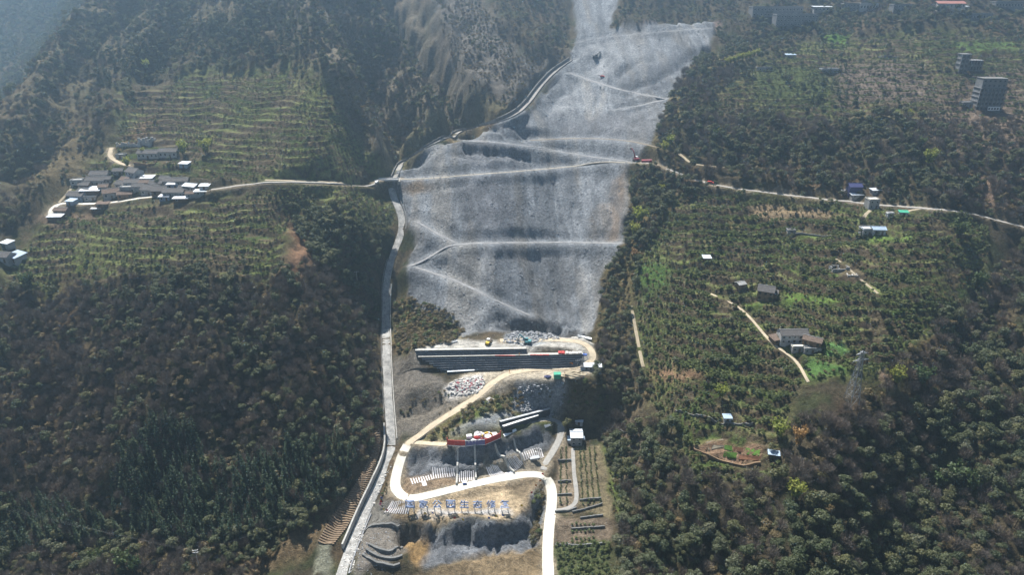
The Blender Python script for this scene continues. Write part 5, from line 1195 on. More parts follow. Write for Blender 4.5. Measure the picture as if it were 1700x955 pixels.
# ------------------------------------------------------------------ buildings
def house(label, u, v, Wd, Dp, H, rot, roof='gable', rm='roof_tile', wm='wall_grey', pitch=.42, over=.5, floors=1, nwin=3, door=True, group=None, name='house', cat='house', snap=None):
    """footprint Wd along the front, Dp deep; pixel = middle of the front wall's foot"""
    p = cast(u, v); rz = math.radians(rot); c = np.array([-math.sin(rz), math.cos(rz)])
    ctr = p[:2]+c*Dp/2; cs = [ctr+np.array([math.cos(rz)*i*Wd/2-math.sin(rz)*j*Dp/2, math.sin(rz)*i*Wd/2+math.cos(rz)*j*Dp/2]) for i in (-1, 1) for j in (-1, 1)]
    zb = min(float(p[2]), max(float(hz(*q)) for q in cs)) if snap is None else snap
    t_ = thing(name, label, cat, (ctr[0], ctr[1], zb), rz, group); x, y = Wd/2, Dp/2; dn = 3.2
    ph = pitch*(Dp/2) if roof in ('gable', 'hip') else pitch*Dp*.5
    if roof == 'gable':
        MB().add([(-x,-y,-dn),(x,-y,-dn),(x,y,-dn),(-x,y,-dn),(-x,-y,H),(x,-y,H),(x,y,H),(-x,y,H),(-x,0,H+ph),(x,0,H+ph)], [(3,2,1,0),(0,1,5,4),(2,3,7,6),(1,2,6,9,5),(3,0,4,8,7)]).build('wall', M[wm], t_)
        r_ = MB(); xo, yo, th = x+over*.8, y+over, .16; ze = H-pitch*over+.08
        for s_ in (-1, 1):
            V = [(-xo,s_*yo,ze),(xo,s_*yo,ze),(xo,0,H+ph+.08),(-xo,0,H+ph+.08)]; r_.add(V+[(a,b,c_+th) for a, b, c_ in V], [(3,2,1,0),(4,5,6,7),(0,1,5,4),(1,2,6,5),(2,3,7,6),(3,0,4,7)])
        ro = r_.build('roof', M[rm], t_); MB().bar((-xo, 0, H+ph+.26), (xo, 0, H+ph+.26), .26).build('ridge', M['roof_flat'] if 'tile' in rm or 'brown' in rm else M[rm], ro)
    elif roof == 'shed':
        hb = H+ph; MB().add([(-x,-y,-dn),(x,-y,-dn),(x,y,-dn),(-x,y,-dn),(-x,-y,H),(x,-y,H),(x,y,hb),(-x,y,hb)], [(3,2,1,0),(0,1,5,4),(1,2,6,5),(2,3,7,6),(3,0,4,7),(4,5,6,7)]).build('wall', M[wm], t_)
        xo, yo = x+over, y+over; k = ph/Dp; V = [(-xo,-yo,H-k*over+.06),(xo,-yo,H-k*over+.06),(xo,yo,hb+k*over+.06),(-xo,yo,hb+k*over+.06)]
        MB().add(V+[(a,b,c_+.12) for a, b, c_ in V], [(3,2,1,0),(4,5,6,7),(0,1,5,4),(1,2,6,5),(2,3,7,6),(3,0,4,7)]).build('roof', M[rm], t_)
    else:
        MB().box(-x, x, -y, y, -dn, H).build('wall', M[wm], t_); ro = MB().box(-x-over*.4, x+over*.4, -y-over*.4, y+over*.4, H, H+.2).build('roof', M[rm], t_)
        for (a, b_, c_, d_) in ((-x, x, -y, -y+.2), (-x, x, y-.2, y), (-x, -x+.2, -y+.2, y-.2), (x-.2, x, -y+.2, y-.2)): MB().box(a, b_, c_, d_, H+.2, H+.65).build('parapet', M[wm], ro)
    fh = H/floors
    for f in range(floors):
        for i in range(nwin):
            if f == 0 and door and i == nwin//2: continue
            wx = -x+Wd*(i+.5)/nwin; z0 = f*fh+fh*.36; z1 = f*fh+fh*.76; hw = min(.55, Wd/nwin*.28)
            fr = MB().box(wx-hw-.08, wx+hw+.08, -y-.07, -y+.02, z0-.08, z1+.08).build('window', M['wood'] if wm == 'wall_mud' else M['white'], t_); MB().box(wx-hw, wx+hw, -y-.10, -y-.06, z0, z1).build('pane', M['glass'], fr)
    if door: MB().box(-.55+(-x+Wd*(nwin//2+.5)/max(nwin, 1) if nwin else 0), .55+(-x+Wd*(nwin//2+.5)/max(nwin, 1) if nwin else 0), -y-.09, -y+.02, -.1, min(2.05, H*.85)).build('door', M['wood'], t_)
    return t_
VG = 'houses of the hillside village'
VILL = [  # label, u, v, width, depth, height, rotation, roof, roof material, wall, pitch, floors, windows
 ("small flat-roofed pale house where the village lane begins", 127,308,6.5,5,2.8,5,'flat','roof_flat','wall_white',.3,1,2),
 ("long dark-tiled house at the back of the village", 164,299,10.5,6,3.2,3,'gable','roof_tile','wall_white',.5,1,4),
 ("wide dark-tiled house in front of the long back house", 158,309,11,6,3.4,3,'gable','roof_tile','wall_grey',.5,1,4),
 ("open shed with a bright metal roof beside the village road", 150,325,11,6.5,3.0,4,'shed','roof_metal','wood',.25,1,2),
 ("dark-tiled house with a blue gable wall at the road bend", 124,334,10.5,6,3.2,-12,'gable','roof_tile','wall_blue',.5,1,3),
 ("low flat grey outhouse beside the bright metal shed", 150,334,7,4,2.4,3,'flat','roof_flat','wall_grey',.2,1,2),
 ("grey-tiled house with a broad gable above the village road", 187,330,9,6.5,3.6,25,'gable','roof_brown','wall_grey',.5,1,3),
 ("lower grey-tiled house leaning against the broad gabled one", 208,331,8,6,3.0,12,'gable','roof_brown','wall_mud',.45,1,3),
 ("tall two-storey house with white walls at the top of the village", 218,301,8.5,6.5,5.6,-28,'gable','roof_tile','wall_white',.5,2,3),
 ("small store with a bright white metal roof behind the dark tree", 244,303,6.5,5,2.6,3,'shed','roof_metal','wall_grey',.2,1,2),
 ("small tiled house tucked below the two-storey white one", 206,307,6,5,3.0,-20,'gable','roof_brown','wall_white',.5,1,2),
 ("small tiled house with one gable towards the village lane", 199,314,6.5,5,3.0,-15,'gable','roof_tile','wall_white',.5,1,2),
 ("wide grey house in the middle of the village cluster", 220,313,9,6,3.6,4,'gable','roof_tile','wall_white',.4,1,3),
 ("flat-roofed cement house beside the bright lane", 213,323,8.5,6,4.0,4,'flat','roof_flat','wall_grey',.2,1,3),
 ("large black-tiled house at the end of the bright lane", 248,325,10.5,8,3.4,-8,'gable','roof_tile','wall_grey',.5,1,3),
 ("second large black-tiled house joined to the first", 264,326,8,7,3.2,2,'gable','roof_tile','wall_mud',.5,1,2),
 ("dark-tiled house with a white awning along its front", 288,329,11.5,6.5,3.4,3,'gable','roof_tile','wall_grey',.4,1,4),
 ("small house with a pale blue sheet roof behind the white awning house", 287,314,6.2,4.5,2.8,2,'shed','roof_metal','wall_blue',.2,1,2),
 ("grey-tiled house at the back near the field terraces", 284,310,8.5,5.5,3.2,-6,'gable','roof_tile','wall_white',.5,1,3),
 ("white sheet-roofed house near the eastern end of the village", 314,318,8,6,3.0,-18,'gable','roof_metal','wall_white',.3,1,2),
 ("small shed with a white roof at the start of the west road", 339,316,5,3.6,2.4,2,'shed','roof_metal','wall_white',.2,1,1),
 ("lower white-roofed shed below the start of the west road", 336,325,8.5,3.6,2.4,4,'shed','roof_metal','wall_grey',.15,1,2),
 ("low blue-walled shed in front of the black-tiled houses", 273,334,5.5,4,2.6,0,'shed','roof_metal','wall_blue',.2,1,2),
 ("low wide shed with a white roof edge below the awning house", 300,336,8,3.4,2.2,2,'shed','roof_metal','wood',.15,1,2),
 ("blue-roofed lean-to beside the house with the blue gable", 116,341,4.5,4,2.4,-10,'shed','roof_blue','wall_blue',.2,1,1),
 ("brown-roofed hut below the village road bend", 100,357,7.5,4.5,2.6,-4,'gable','roof_brown','wall_mud',.45,1,2),
 ("open hut with a pale blue sheet roof below the village", 91,367,7.5,4,2.4,3,'shed','roof_metal','wood',.2,1,1),
 ("west half of the long white farmhouse above the village", 246,264,13,5.5,3.6,1,'gable','roof_tile','wall_white',.5,1,5),
 ("east half of the long white farmhouse above the village", 279,262,11,5.5,3.8,1,'gable','roof_tile','wall_white',.5,1,4),
 ("small grey hut by the terrace lane above the village", 200,264,5.5,4,2.4,2,'flat','roof_flat','wall_grey',.2,1,1),
 ("small blue hut on the path east of the white farmhouse", 305,279,5.5,4,2.6,-8,'shed','roof_metal','wall_blue',.2,1,1),
 ("white-walled house with a pale blue roof on the western edge of the spur", 20,436,8.5,6,3.2,-28,'shed','roof_blue','wall_white',.3,1,2),
 ("dark-tiled house beside the pale blue roof on the western edge", 3,436,8,6,3.2,-10,'gable','roof_tile','wall_grey',.5,1,2),
 ("small bright-roofed hut above the dark-tiled western house", 8,411,5.5,4,2.4,-20,'shed','roof_metal','wall_grey',.2,1,1),
]
for (lb, u, v, a, b_, h, r, rf, rm, wm, pt, fl_n, nw) in VILL: house(lb, u, v, a, b_, h, r, rf, rm, wm, pt, .5, fl_n, nw, True, VG)
for i, (lb, u, v, a, b_, h, r, rf, rm, wm) in enumerate([
 ("narrow tiled outhouse squeezed between the two dark-tiled back houses",177,305,5,4,2.8,3,'gable','roof_tile','wall_grey'),("low tiled barn behind the bright metal shed",139,315,6.5,4.5,2.8,-6,'gable','roof_tile','wall_mud'),("tiled kitchen house beside the bright metal shed",172,318,5.5,4.5,2.8,6,'gable','roof_brown','wall_grey'),("tiny tiled store under the two-storey white house",232,304,4.5,4,2.6,-10,'gable','roof_tile','wall_white'),
 ("dark-roofed house between the cement house and the bright lane",229,319,6,5,3.2,8,'gable','roof_tile','wall_grey'),("low dark-roofed store above the bright lane",240,311,6,4.5,2.8,-4,'gable','roof_brown','wall_mud'),("tiled house crowded behind the large black-tiled one",259,313,7,5,3.0,6,'gable','roof_tile','wall_grey'),("small tiled house above the pale blue sheet roof",272,305,6,4.5,2.8,-12,'gable','roof_tile','wall_white'),
 ("tiled house behind the white sheet-roofed one",302,309,7,5,3.0,4,'gable','roof_tile','wall_grey'),("dark tiled barn between the awning house and the white sheet roof",305,322,7,5,2.8,-8,'gable','roof_tile','wall_mud'),("low tiled row beside the lower white-roofed shed",320,329,7.5,4,2.6,5,'gable','roof_brown','wall_grey'),("tiled pigsty below the village road",170,345,6.5,3.5,2.2,2,'shed','roof_brown','wall_mud'),
 ("dark tiled house just above the road bend",136,326,6.5,5,3.0,-14,'gable','roof_tile','wall_white'),("small dark hut at the back edge of the village fields",196,291,6,4,2.6,2,'gable','roof_tile','wall_grey'),("pale sheet lying on a frame below the village garden",160,351,5,2.4,1.6,4,'shed','roof_metal','wood')]):
    house(lb, u, v, a, b_, h, r, rf, rm, wm, .48 if rf == 'gable' else .2, .5, 1, 2, True, VG)
FG = 'farm buildings among the eastern terraces'
FARM = [
 ("tall mud-walled farmhouse with a grey gable roof on the terraces", 1269,500,8.2,7,5.4,-24,'gable','roof_tile','wall_mud',.55,2,3),
 ("lean-to with dark door on the side of the tall mud farmhouse", 1284,496,3.2,4,2.6,-24,'shed','roof_tile','wall_mud',.3,1,1),
 ("small hut with a pale roof above the terrace path", 1232,480,4.5,4,2.6,20,'gable','roof_flat','wall_mud',.4,1,1),
 ("long main farmhouse with a wide grey roof", 1318,571,13.5,6.5,4.6,1,'gable','roof_tile','wall_white',.5,2,5),
 ("brown-roofed wing of the long farmhouse", 1346,577,8.5,5,3.4,-32,'gable','roof_brown','wall_mud',.5,1,3),
 ("low shed with a brown slanting roof at the path beside the farmhouse", 1293,572,6,4.5,2.6,20,'shed','roof_brown','wall_mud',.3,1,2),
 ("low front building with a white slab roof before the farmhouse", 1327,585,7,3.5,2.6,0,'flat','concrete_white','wall_grey',.2,1,3),
 ("long low stone outbuilding in front of the brown wing", 1349,587,8,3,2.2,-3,'flat','roof_flat','wall_grey',.2,1,3),
 ("grey block house with a white roof standing at the cement road", 1450,347,6.4,5.5,5.4,4,'flat','concrete_white','wall_grey',.2,2,2),
 ("long white-roofed outbuilding beside the grey block house", 1423,330,7,3,2.4,3,'shed','roof_metal','wall_grey',.2,1,2),
 ("dark blue barn with a rounded sheet roof above the cement road", 1420,320,7.5,6,3.6,-4,'gable','navy','navy',.5,1,0),
 ("small white shed west of the white-roofed outbuilding", 1400,325,2.4,2.4,2.6,-20,'shed','roof_metal','wall_white',.4,1,1),
 ("pale shed behind the grey block house", 1455,323,5.5,3.5,2.6,8,'shed','roof_metal','wall_grey',.2,1,2),
 ("flat-roofed grey farmhouse below the cement road", 1443,391,7.5,5.5,3.4,2,'flat','roof_metal','wall_grey',.2,1,3),
 ("blue-roofed half of the farmhouse below the cement road", 1459,390,7,5,3.0,-5,'gable','roof_blue','wall_white',.4,1,2),
 ("dark hut at the end of the stone-edged plot", 1314,390,4.5,4,2.4,0,'flat','roof_tile','wall_grey',.2,1,1),
 ("tiny white-roofed hut on the western orchard terraces", 1174,435,4,3.5,2.2,0,'shed','roof_metal','wood',.2,1,1),
 ("turquoise-roofed shed at the lane below the cement road", 1500,359,4.5,3,2.2,-10,'shed','green','wall_white',.2,1,1),
 ("white box shed near the turquoise roof", 1478,361,3.5,2.5,2.2,0,'flat','white','wall_white',.2,1,1),
 ("small white hut with blue sheet beside the pale rubble plot", 1208,701,3.2,2.6,2.0,0,'shed','roof_blue','wall_white',.2,1,1),
 ("blue sheet shelter at the foot of the terraced garden", 1284,762,4.2,2.6,2.0,-15,'shed','roof_blue','wood',.2,1,1),
 ("pale sheet-roofed hut between the upper terraces", 1313,97,8,5,2.8,3,'shed','roof_blue','wall_grey',.2,1,2),
 ("low sheet-roofed hut above the bright upper terraces", 1268,118,11,5,2.6,3,'flat','roof_flat','wall_grey',.2,1,2),
 ("long low hut with a white roof end among the bare trees", 1378,121,13,5,2.8,2,'flat','roof_metal','wall_grey',.2,1,3),
]
for (lb, u, v, a, b_, h, r, rf, rm, wm, pt, fl_n, nw) in FARM: house(lb, u, v, a, b_, h, r, rf, rm, wm, pt, .45, fl_n, nw, nw > 0, FG)
UG = 'large buildings along the upper road'
UPPER = [
 ("white house with a red roof at the upper road", 1577,21,23,10,7.5,-2,'gable','roof_red','wall_white',.35,2,7),
 ("low wing at the foot of the white red-roofed house", 1588,23,12,5,3.4,-2,'flat','roof_flat','wall_white',.2,1,4),
 ("long grey apartment row with rows of windows above the terraces", 1322,43,36,10,9.0,3,'flat','roof_flat','wall_ruin',.2,3,12),
 ("long grey hall behind the grey apartment row", 1290,28,44,10,8.0,3,'flat','roof_flat','wall_ruin',.2,2,14),
 ("low hall with a bright white roof on the upper road", 1367,19,17,8,4.0,1,'shed','roof_metal','wall_grey',.12,1,5),
 ("grey building with large white window bands on the upper road", 1442,17,16,8,5.5,0,'flat','roof_flat','wall_white',.2,1,6),
 ("grey block beside the building with white window bands", 1412,17,14,8,5.5,0,'flat','roof_flat','wall_ruin',.2,2,5),
 ("grey building with a row of white windows at the eastern end of the upper road", 1674,14,24,9,5.5,0,'flat','roof_flat','wall_ruin',.2,1,9),
 ("low slanting grey block below the eastern upper road", 1627,33,22,6,5.0,8,'flat','roof_flat','wall_ruin',.2,1,7),
 ("pale sheet-roofed shelter beside the white red-roofed house", 1606,16,7,4,2.8,30,'shed','roof_metal','wall_white',.2,1,2),
 ("grey block half hidden by trees on the upper road", 1500,18,18,8,5,0,'flat','roof_flat','wall_ruin',.2,2,6),
]
for (lb, u, v, a, b_, h, r, rf, rm, wm, pt, fl_n, nw) in UPPER: house(lb, u, v, a, b_, h, r, rf, rm, wm, pt, .6, fl_n, nw, False, UG, 'building', 'building')
# derelict tower block: frame, slabs, dark bays
def tower(label, u, v, Wd, Dp, st_n, fh, bays, rot, top=None, name='tower_block'):
    p = cast(u, v); rz = math.radians(rot); t_ = thing(name, label, 'building', (p[0]-math.sin(rz)*Dp/2, p[1]+math.cos(rz)*Dp/2, p[2]), rz, 'derelict concrete buildings on the eastern slope'); x, y = Wd/2, Dp/2
    MB().box(-x+.5, x-.5, -y+.7, y-.3, -4, st_n*fh).build('core', M['wall_ruin'], t_)
    for f in range(st_n+1): MB().box(-x, x, -y, y, f*fh-.2, f*fh+.15).build('floor_slab', M['wall_ruin'], t_)
    for f in range(st_n):
        for i in range(bays+1): wx = -x+Wd*i/bays; MB().box(max(-x+.02, wx-.28), min(x-.02, wx+.28), -y+.04, -y+.6, f*fh+.15, (f+1)*fh-.2).build('pillar', M['wall_ruin'], t_)
        for i in range(bays):
            wx = -x+Wd*(i+.5)/bays; MB().box(wx-Wd/bays*.28, wx+Wd/bays*.28, -y+.62, -y+.72, f*fh+.9, (f+1)*fh-.6).build('window', M['glass'], t_)
    if top:
        tw_, tf = top; b0 = st_n*fh+.15; tp = MB().box(-tw_/2, tw_/2, -y+1.2, y-.5, b0, b0+tf*fh).build('top_storey', M['wall_ruin'], t_); MB().box(-tw_/2-.3, tw_/2+.3, -y+.9, y-.2, b0+tf*fh, b0+tf*fh+.3).build('roof', M['concrete_dark'], tp)
        for f in range(tf):
            for i in range(5): wx = -tw_/2+tw_*(i+.5)/5; MB().box(wx-.6, wx+.6, -y+1.12, -y+1.2, b0+f*fh+.9, b0+f*fh+2.1).build('window', M['glass'], tp)
    return t_
tb_ = tower("tall derelict concrete block with empty window bays", 1641, 184, 17.5, 10, 5, 3.0, 7, -3, (16, 2))
MB().box(-1, 7.0, -5.3, -5.02, .3, 2.9).build('painted_panel', M['white'], tb_)
for i in range(4): MB().box(-.6+i*1.9, .3+i*1.9, -5.42, -5.32, 1.0, 2.2).build('window', M['glass'], tb_)
tower("narrow derelict concrete stair tower above the tall block", 1598, 122, 6.5, 7, 4, 3.4, 2, -2, None)
tower("low open concrete frame beside the narrow stair tower", 1617, 118, 11, 8, 2, 3.8, 5, -2, None, 'concrete_frame')
house("small grey hut beside the foot of the derelict block", 1606, 178, 7, 5, 3, 0, 'flat', 'roof_flat', 'wall_ruin', .2, .4, 1, 2, True, None)
# house with the white and blue roof by the crop plots, and the site shed
hh = house("grey two-storey house with a bright white and blue sheet roof by the crop plots", 957, 741, 5.6, 6.5, 5.0, 0, 'gable', 'roof_metal', 'wall_grey', .3, .5, 2, 2, False)
MB().box(-4.2, -2.85, -2.0, 1.5, -1, 2.4).build('annex', M['wall_white'], hh); MB().box(-4.4, -2.8, -2.2, 1.7, 2.42, 2.55).build('annex_roof', M['roof_blue'], hh); MB().box(2.85, 4.2, -1.8, 1.2, 2.6, 2.72).build('awning', M['roof_blue'], hh)
for yy in (-1.7, 1.1): MB().bar((4.1, yy, -.5), (4.1, yy, 2.6), .12).build('awning_post', M['steel'], hh)
house("small white lean-to roof behind the white and blue roofed house", 961, 707, 3.6, 2.4, 2.2, -10, 'shed', 'roof_metal', 'wall_white', .2, .3, 1, 1, True)
house("long grey site shed with a white roof at the corner of the tan track", 984, 617, 8.6, 3.2, 2.6, -3, 'shed', 'roof_metal', 'wall_grey', .12, .35, 1, 4, True, None, 'site_shed', 'shed')
crate("dark open trailer box at the west end of the site shed", 967, 613.5, 2.2, 2.0, 1.7, M['wall_blue'], 0, M['roof_tile'], 'trailer', 'trailer')
# ruined white walls above the village
def ruin(label, u, v, L, Dp, H, rot, seed, mat='wall_white'):
    p = cast(u, v); t_ = thing('ruined_house', label, 'ruin', p, math.radians(rot)); rg = np.random.default_rng(seed)
    for (a, b_) in (((-L/2,0),(L/2,0)), ((-L/2,Dp),(L/2,Dp)), ((-L/2,0),(-L/2,Dp)), ((L/2,0),(L/2,Dp)), ((0,0),(0,Dp))):
        n = max(3, int(math.dist(a, b_)/1.6)); c = MB(); dx, dy = (b_[0]-a[0])/n, (b_[1]-a[1])/n
        for i in range(n):
            h = H*rg.uniform(.35, 1.0); x0, y0 = a[0]+dx*i, a[1]+dy*i; x1, y1 = x0+dx, y0+dy
            c.box(min(x0, x1)-.18, max(x0, x1)+.18, min(y0, y1)-.18, max(y0, y1)+.18, -1.5, h+.001*i)
        c.build('wall', M[mat], t_)
    return t_
ruin("roofless white ruin on the terrace above the village, long front", 214, 244, 15, 6, 3.4, 4, 3); ruin("taller roofless white ruin next to the long one", 240, 240, 8, 6, 4.2, -10, 4)
ruin("broken dark stone walls in front of the long white farmhouse", 240, 275, 12, 4, 2.2, 2, 5, 'wall_mud'); ruin("roofless stone walls on the middle of the eastern terraces", 1396, 451, 9, 4.5, 2.4, 6, 6, 'wall_grey')
ruin("low broken stone walls in the orchard below the roofless ones", 1416, 459, 5, 2.5, .8, -8, 7, 'rock_pale'); ruin("low ruined walls on the brown slope between the upper terraces", 1480, 98, 16, 5, 3.0, 2, 8, 'wall_ruin')

# garden beds on the terraced plot
gp = cast(1205, 752); gt = thing('garden_plot', "stone-walled terrace garden with small rectangular beds", 'garden', gp)
for i, (pts, mt) in enumerate([([(1172,735),(1200,730),(1206,742),(1176,748)],'dirt'),([(1203,740),(1215,742),(1216,750),(1202,747)],'orchard_bed'),([(1218,744),(1234,746),(1234,752),(1218,750)],'soil_bed'),([(1238,745),(1262,748),(1260,758),(1238,755)],'orchard_bed'),([(1202,751),(1224,753),(1222,762),(1200,759)],'orchard_bed'),([(1228,757),(1262,760),(1262,766),(1226,764)],'soil_bed')]):
    if mt not in M: M[mt] = plain("garden "+mt, (.09,.17,.035) if mt == 'orchard_bed' else (.20,.10,.06), .95, .3, 1.2, 0, .05, .4)
    C = casts(pts); V = []
    for p in C: z = float(hz(p[0], p[1])); V += [(p[0]-gp[0], p[1]-gp[1], z-.5-gp[2]), (p[0]-gp[0], p[1]-gp[1], z+.35-gp[2])]
    MB().add(V, [(1,3,5,7), (6,4,2,0)]+[(2*k, 2*((k+1) % 4), 2*((k+1) % 4)+1, 2*k+1) for k in range(4)]).build('bed', M[mt], gt)
P = densify(casts([(1152,748),(1200,768),(1262,770)]), 2)
V = []; Q = []
for k in range(len(P)):
    z = float(hz(P[k, 0], P[k, 1]))
    for dy, dz in ((-.4, -1.5), (-.35, .9), (.35, .9), (.4, -1.5)): V.append((P[k, 0]-gp[0], P[k, 1]+dy-gp[1], z+dz-gp[2]))
for k in range(len(P)-1):
    for j in range(3): Q.append((k*4+j, k*4+j+1, (k+1)*4+j+1, (k+1)*4+j))
MB().add(V, Q).build('stone_wall', M['wall_mud'], gt)

# ------------------------------------------------------------------ pylon, poles and wires
def pylon(label, u, v, H, b0, b1):
    p = cast(u, v); t_ = thing('power_pylon', label, 'pylon', p, .3); lv = [0, .2, .38, .54, .68, .8, .9, 1.0]
    def w_at(f): return b0+(b1-b0)*min(1, f/.8) if f < .8 else b1
    for sx in (-1, 1):
        for sy in (-1, 1): MB().bar((sx*b0/2, sy*b0/2, -1), (sx*b1/2, sy*b1/2, H*.8), .22).bar((sx*b1/2, sy*b1/2, H*.8), (sx*b1*.35, sy*b1*.35, H), .24).build('leg', M['steel'], t_)
    for a, b_ in zip(lv[:-1], lv[1:]):
        wa, wb = w_at(a)/2, w_at(b_)/2; c = MB()
        for (s1, s2) in (((-1,-1),(1,-1)), ((1,-1),(1,1)), ((1,1),(-1,1)), ((-1,1),(-1,-1))):
            c.bar((s1[0]*wa, s1[1]*wa, a*H), (s2[0]*wb, s2[1]*wb, b_*H), .10); c.bar((s2[0]*wa, s2[1]*wa, a*H), (s1[0]*wb, s1[1]*wb, b_*H), .10); c.bar((s1[0]*wb, s1[1]*wb, b_*H), (s2[0]*wb, s2[1]*wb, b_*H), .10)
        c.build('lattice', M['steel'], t_)
    for z, l in ((.84, 4.2), (.96, 3.2)): MB().bar((-l, 0, z*H), (l, 0, z*H), .28).bar((-l, 0, z*H), (0, 0, z*H+1.2), .14).bar((l, 0, z*H), (0, 0, z*H+1.2), .14).build('crossarm', M['steel'], t_)
    return np.array([p[0], p[1], p[2]+H*.9])
pt = pylon("tall galvanised lattice power pylon on the eastern slope", 1412, 671, 27, 5.2, 1.5)
def pole(label, u, v, H, arms=1, r=.16):
    p = cast(u, v); t_ = thing('utility_pole', label, 'pole', p, .2)
    Vt, Qt = tube_np([(0,0,-1), (0,0,H)], [r, r*.7], 7); MB().add(Vt, Qt).build('shaft', M['concrete'], t_)
    for k in range(arms):
        z = H-.5-k*1.1; ca = MB().box(-1.1, 1.1, -.08, .08, z-.08, z+.08).build('crossarm', M['steel'], t_)
        for x in (-.95, 0, .95): MB().box(x-.07, x+.07, -.07, .07, z+.08, z+.35).build('insulator', M['white'], ca)
    return np.array([p[0], p[1], p[2]+H])
q1 = pole("grey utility pole with two crossarms at the foot of the dark western forest", 332, 948, 11.0, 2)
pole("slim utility pole leaning out of the wooded side gully", 594, 476, 9.5, 1, .13); pole("thin pole by the tan track at the site shed", 958, 611, 4.8, 1, .08); pole("second thin pole beside the site shed", 966, 611, 5.4, 1, .08); pole("pole beside the dirt road above the shrubby bank", 823, 655, 6, 1, .1); pole("pole on the grey rubble patch above the dark wall", 877, 690, 6, 1, .1)
def wire(label, a, b_, sag, r=.02):
    P = [a+(b_-a)*f+np.array([0, 0, -sag*4*f*(1-f)]) for f in np.linspace(0, 1, 22)]; c = MB(); V = []; Q = []
    for p in P:
        for k in range(3): V.append((p[0], p[1]+r*math.cos(2.1*k), p[2]+r*math.sin(2.1*k)))
    for i in range(21):
        for k in range(3): Q.append((i*3+k, i*3+(k+1) % 3, (i+1)*3+(k+1) % 3, (i+1)*3+k))
    tag(c.add(V, Q).build('power_line', M['concrete_dark']), label, 'power line', 'power lines')
for k, dz in enumerate((-.2, -.9, -1.6)):
    wire("thin power line running west from the utility pole across the forest foot", q1+np.array([0, 0, dz]), np.array([-330, 250+k*4, q1[2]+18+dz*2]), 4); wire("thin power line running east from the utility pole towards the channel", q1+np.array([0, 0, dz]), np.array([-60, 235+k*3, q1[2]+6+dz]), 3)
    wire("long power line strung across the western forest", np.array([-330, 300+k*5, 108.-k*3]), np.array([-20, 262+k*4, 78.-k*2]), 6)
    wire("power line hanging from the lattice pylon down over the dark ravine", pt+np.array([k-1, 0, dz*2]), np.array([330, 180+k*5, pt[2]+10.]), 8)

# ------------------------------------------------------------------ bamboo groves, single trees
BAM = [("bright yellow-green bamboo clump at the edge of the rubble slope by the east bank",1062,372,1.45,'bamboo'),("lower yellow-green bamboo clump below the bright one on the east bank",1052,394,1.15,'bamboo'),("yellow bamboo clump above the east end of the slope track",1103,252,1.0,'bamboo'),("pale green bamboo clump uphill of the yellow one at the slope track",1112,243,1.0,'bamboo'),
 ("tall yellow-topped bamboo grove in the woods above the cement road",1541,275,1.45,'bamboo'),("bamboo clump behind the tall yellow-topped grove",1528,245,1.0,'bamboo_dark'),("small bright bamboo clump in the ravine below the bare trees",1506,196,.9,'bamboo'),("bamboo clump at the upper road end above the bank",1187,228,.8,'bamboo'),
 ("western of the two tall bamboo clumps beside the white farmhouse",305,258,1.25,'bamboo'),("eastern of the two tall bamboo clumps beside the white farmhouse",343,256,1.25,'bamboo'),("small bamboo clump by the terrace lane junction",212,278,.9,'bamboo'),("lone bright bamboo clump high on the western hillside",244,116,1.0,'bamboo'),("bamboo clump in front of the white farmhouse",238,256,.6,'bamboo'),
 ("large bamboo clump on the western spur edge below the houses",50,482,1.3,'bamboo_dark'),("spreading bamboo at the very foot of the western forest",165,938,1.0,'bamboo_dark'),("second spreading bamboo at the foot of the western forest",205,945,1.1,'bamboo_dark'),("third spreading bamboo at the foot of the western forest",225,950,.9,'bamboo_dark'),
 ("olive bamboo clump beside the orange withered one",1293,728,1.3,'bamboo'),("orange withered bamboo clump on the eastern slope",1325,742,1.25,'bamboo_dry'),("slim bamboo clump on the lower terraces",1196,662,1.0,'bamboo'),("big bamboo grove at the bare earth patch east of the pylon",1487,640,1.35,'bamboo'),("dark green bamboo grove on the ravine edge",1528,640,1.5,'bamboo_dark'),("dark bamboo grove above the ravine head",1625,480,1.35,'bamboo_dark'),
 ("drooping bamboo on the dark ravine side",1585,800,1.4,'bamboo_dark'),("second drooping bamboo on the dark ravine side",1612,815,1.3,'bamboo_dark'),("third drooping bamboo lower on the dark ravine side",1560,812,1.2,'bamboo_dark'),("olive bamboo clump in the woods below the terrace garden",1318,830,1.2,'bamboo'),("small yellow bamboo below the cement road trees",1098,318,.7,'bamboo'),("bamboo clump beside the orchard path",1052,430,.8,'bamboo_dry'),("tall dark bamboo on the far eastern slope above the ravine",1590,395,1.5,'bamboo_dark')]
for i in range(9): BAM.append(("clump in the long hedge of yellow bamboo on the upper slope", 1206+i*6.5, 108-i*2.0, .75, 'bamboo'))
bcache = {}
for i, (lb, u, v, s, mt) in enumerate(BAM):
    p = cast(u, v); key = (mt, i % 2)
    if key not in bcache: bcache[key] = crown_bamboo(80+len(bcache), 9.5, 2.8, 30, mt, 20)
    r_ = thing('bamboo_clump', lb, 'bamboo', (p[0], p[1], p[2]-.2), random.uniform(0, 6), 'clumps of the long bamboo hedge' if 'long hedge' in lb else 'bamboo clumps'); r_.scale = (s*random.uniform(.95, 1.1), s, s*random.uniform(.9, 1.05)); link('foliage', bcache[key], r_)
    c = MB()
    if 'culms' not in bcache:
        rg = np.random.default_rng(3)
        for k in range(12): a = rg.uniform(0, 6.28); c.bar((.5*math.cos(a), .5*math.sin(a), -.5), (1.1*math.cos(a), 1.1*math.sin(a), 6.5), .1)
        bcache['culms'] = c.mesh('culms', M['bark'])
    link('culms', bcache['culms'], r_)
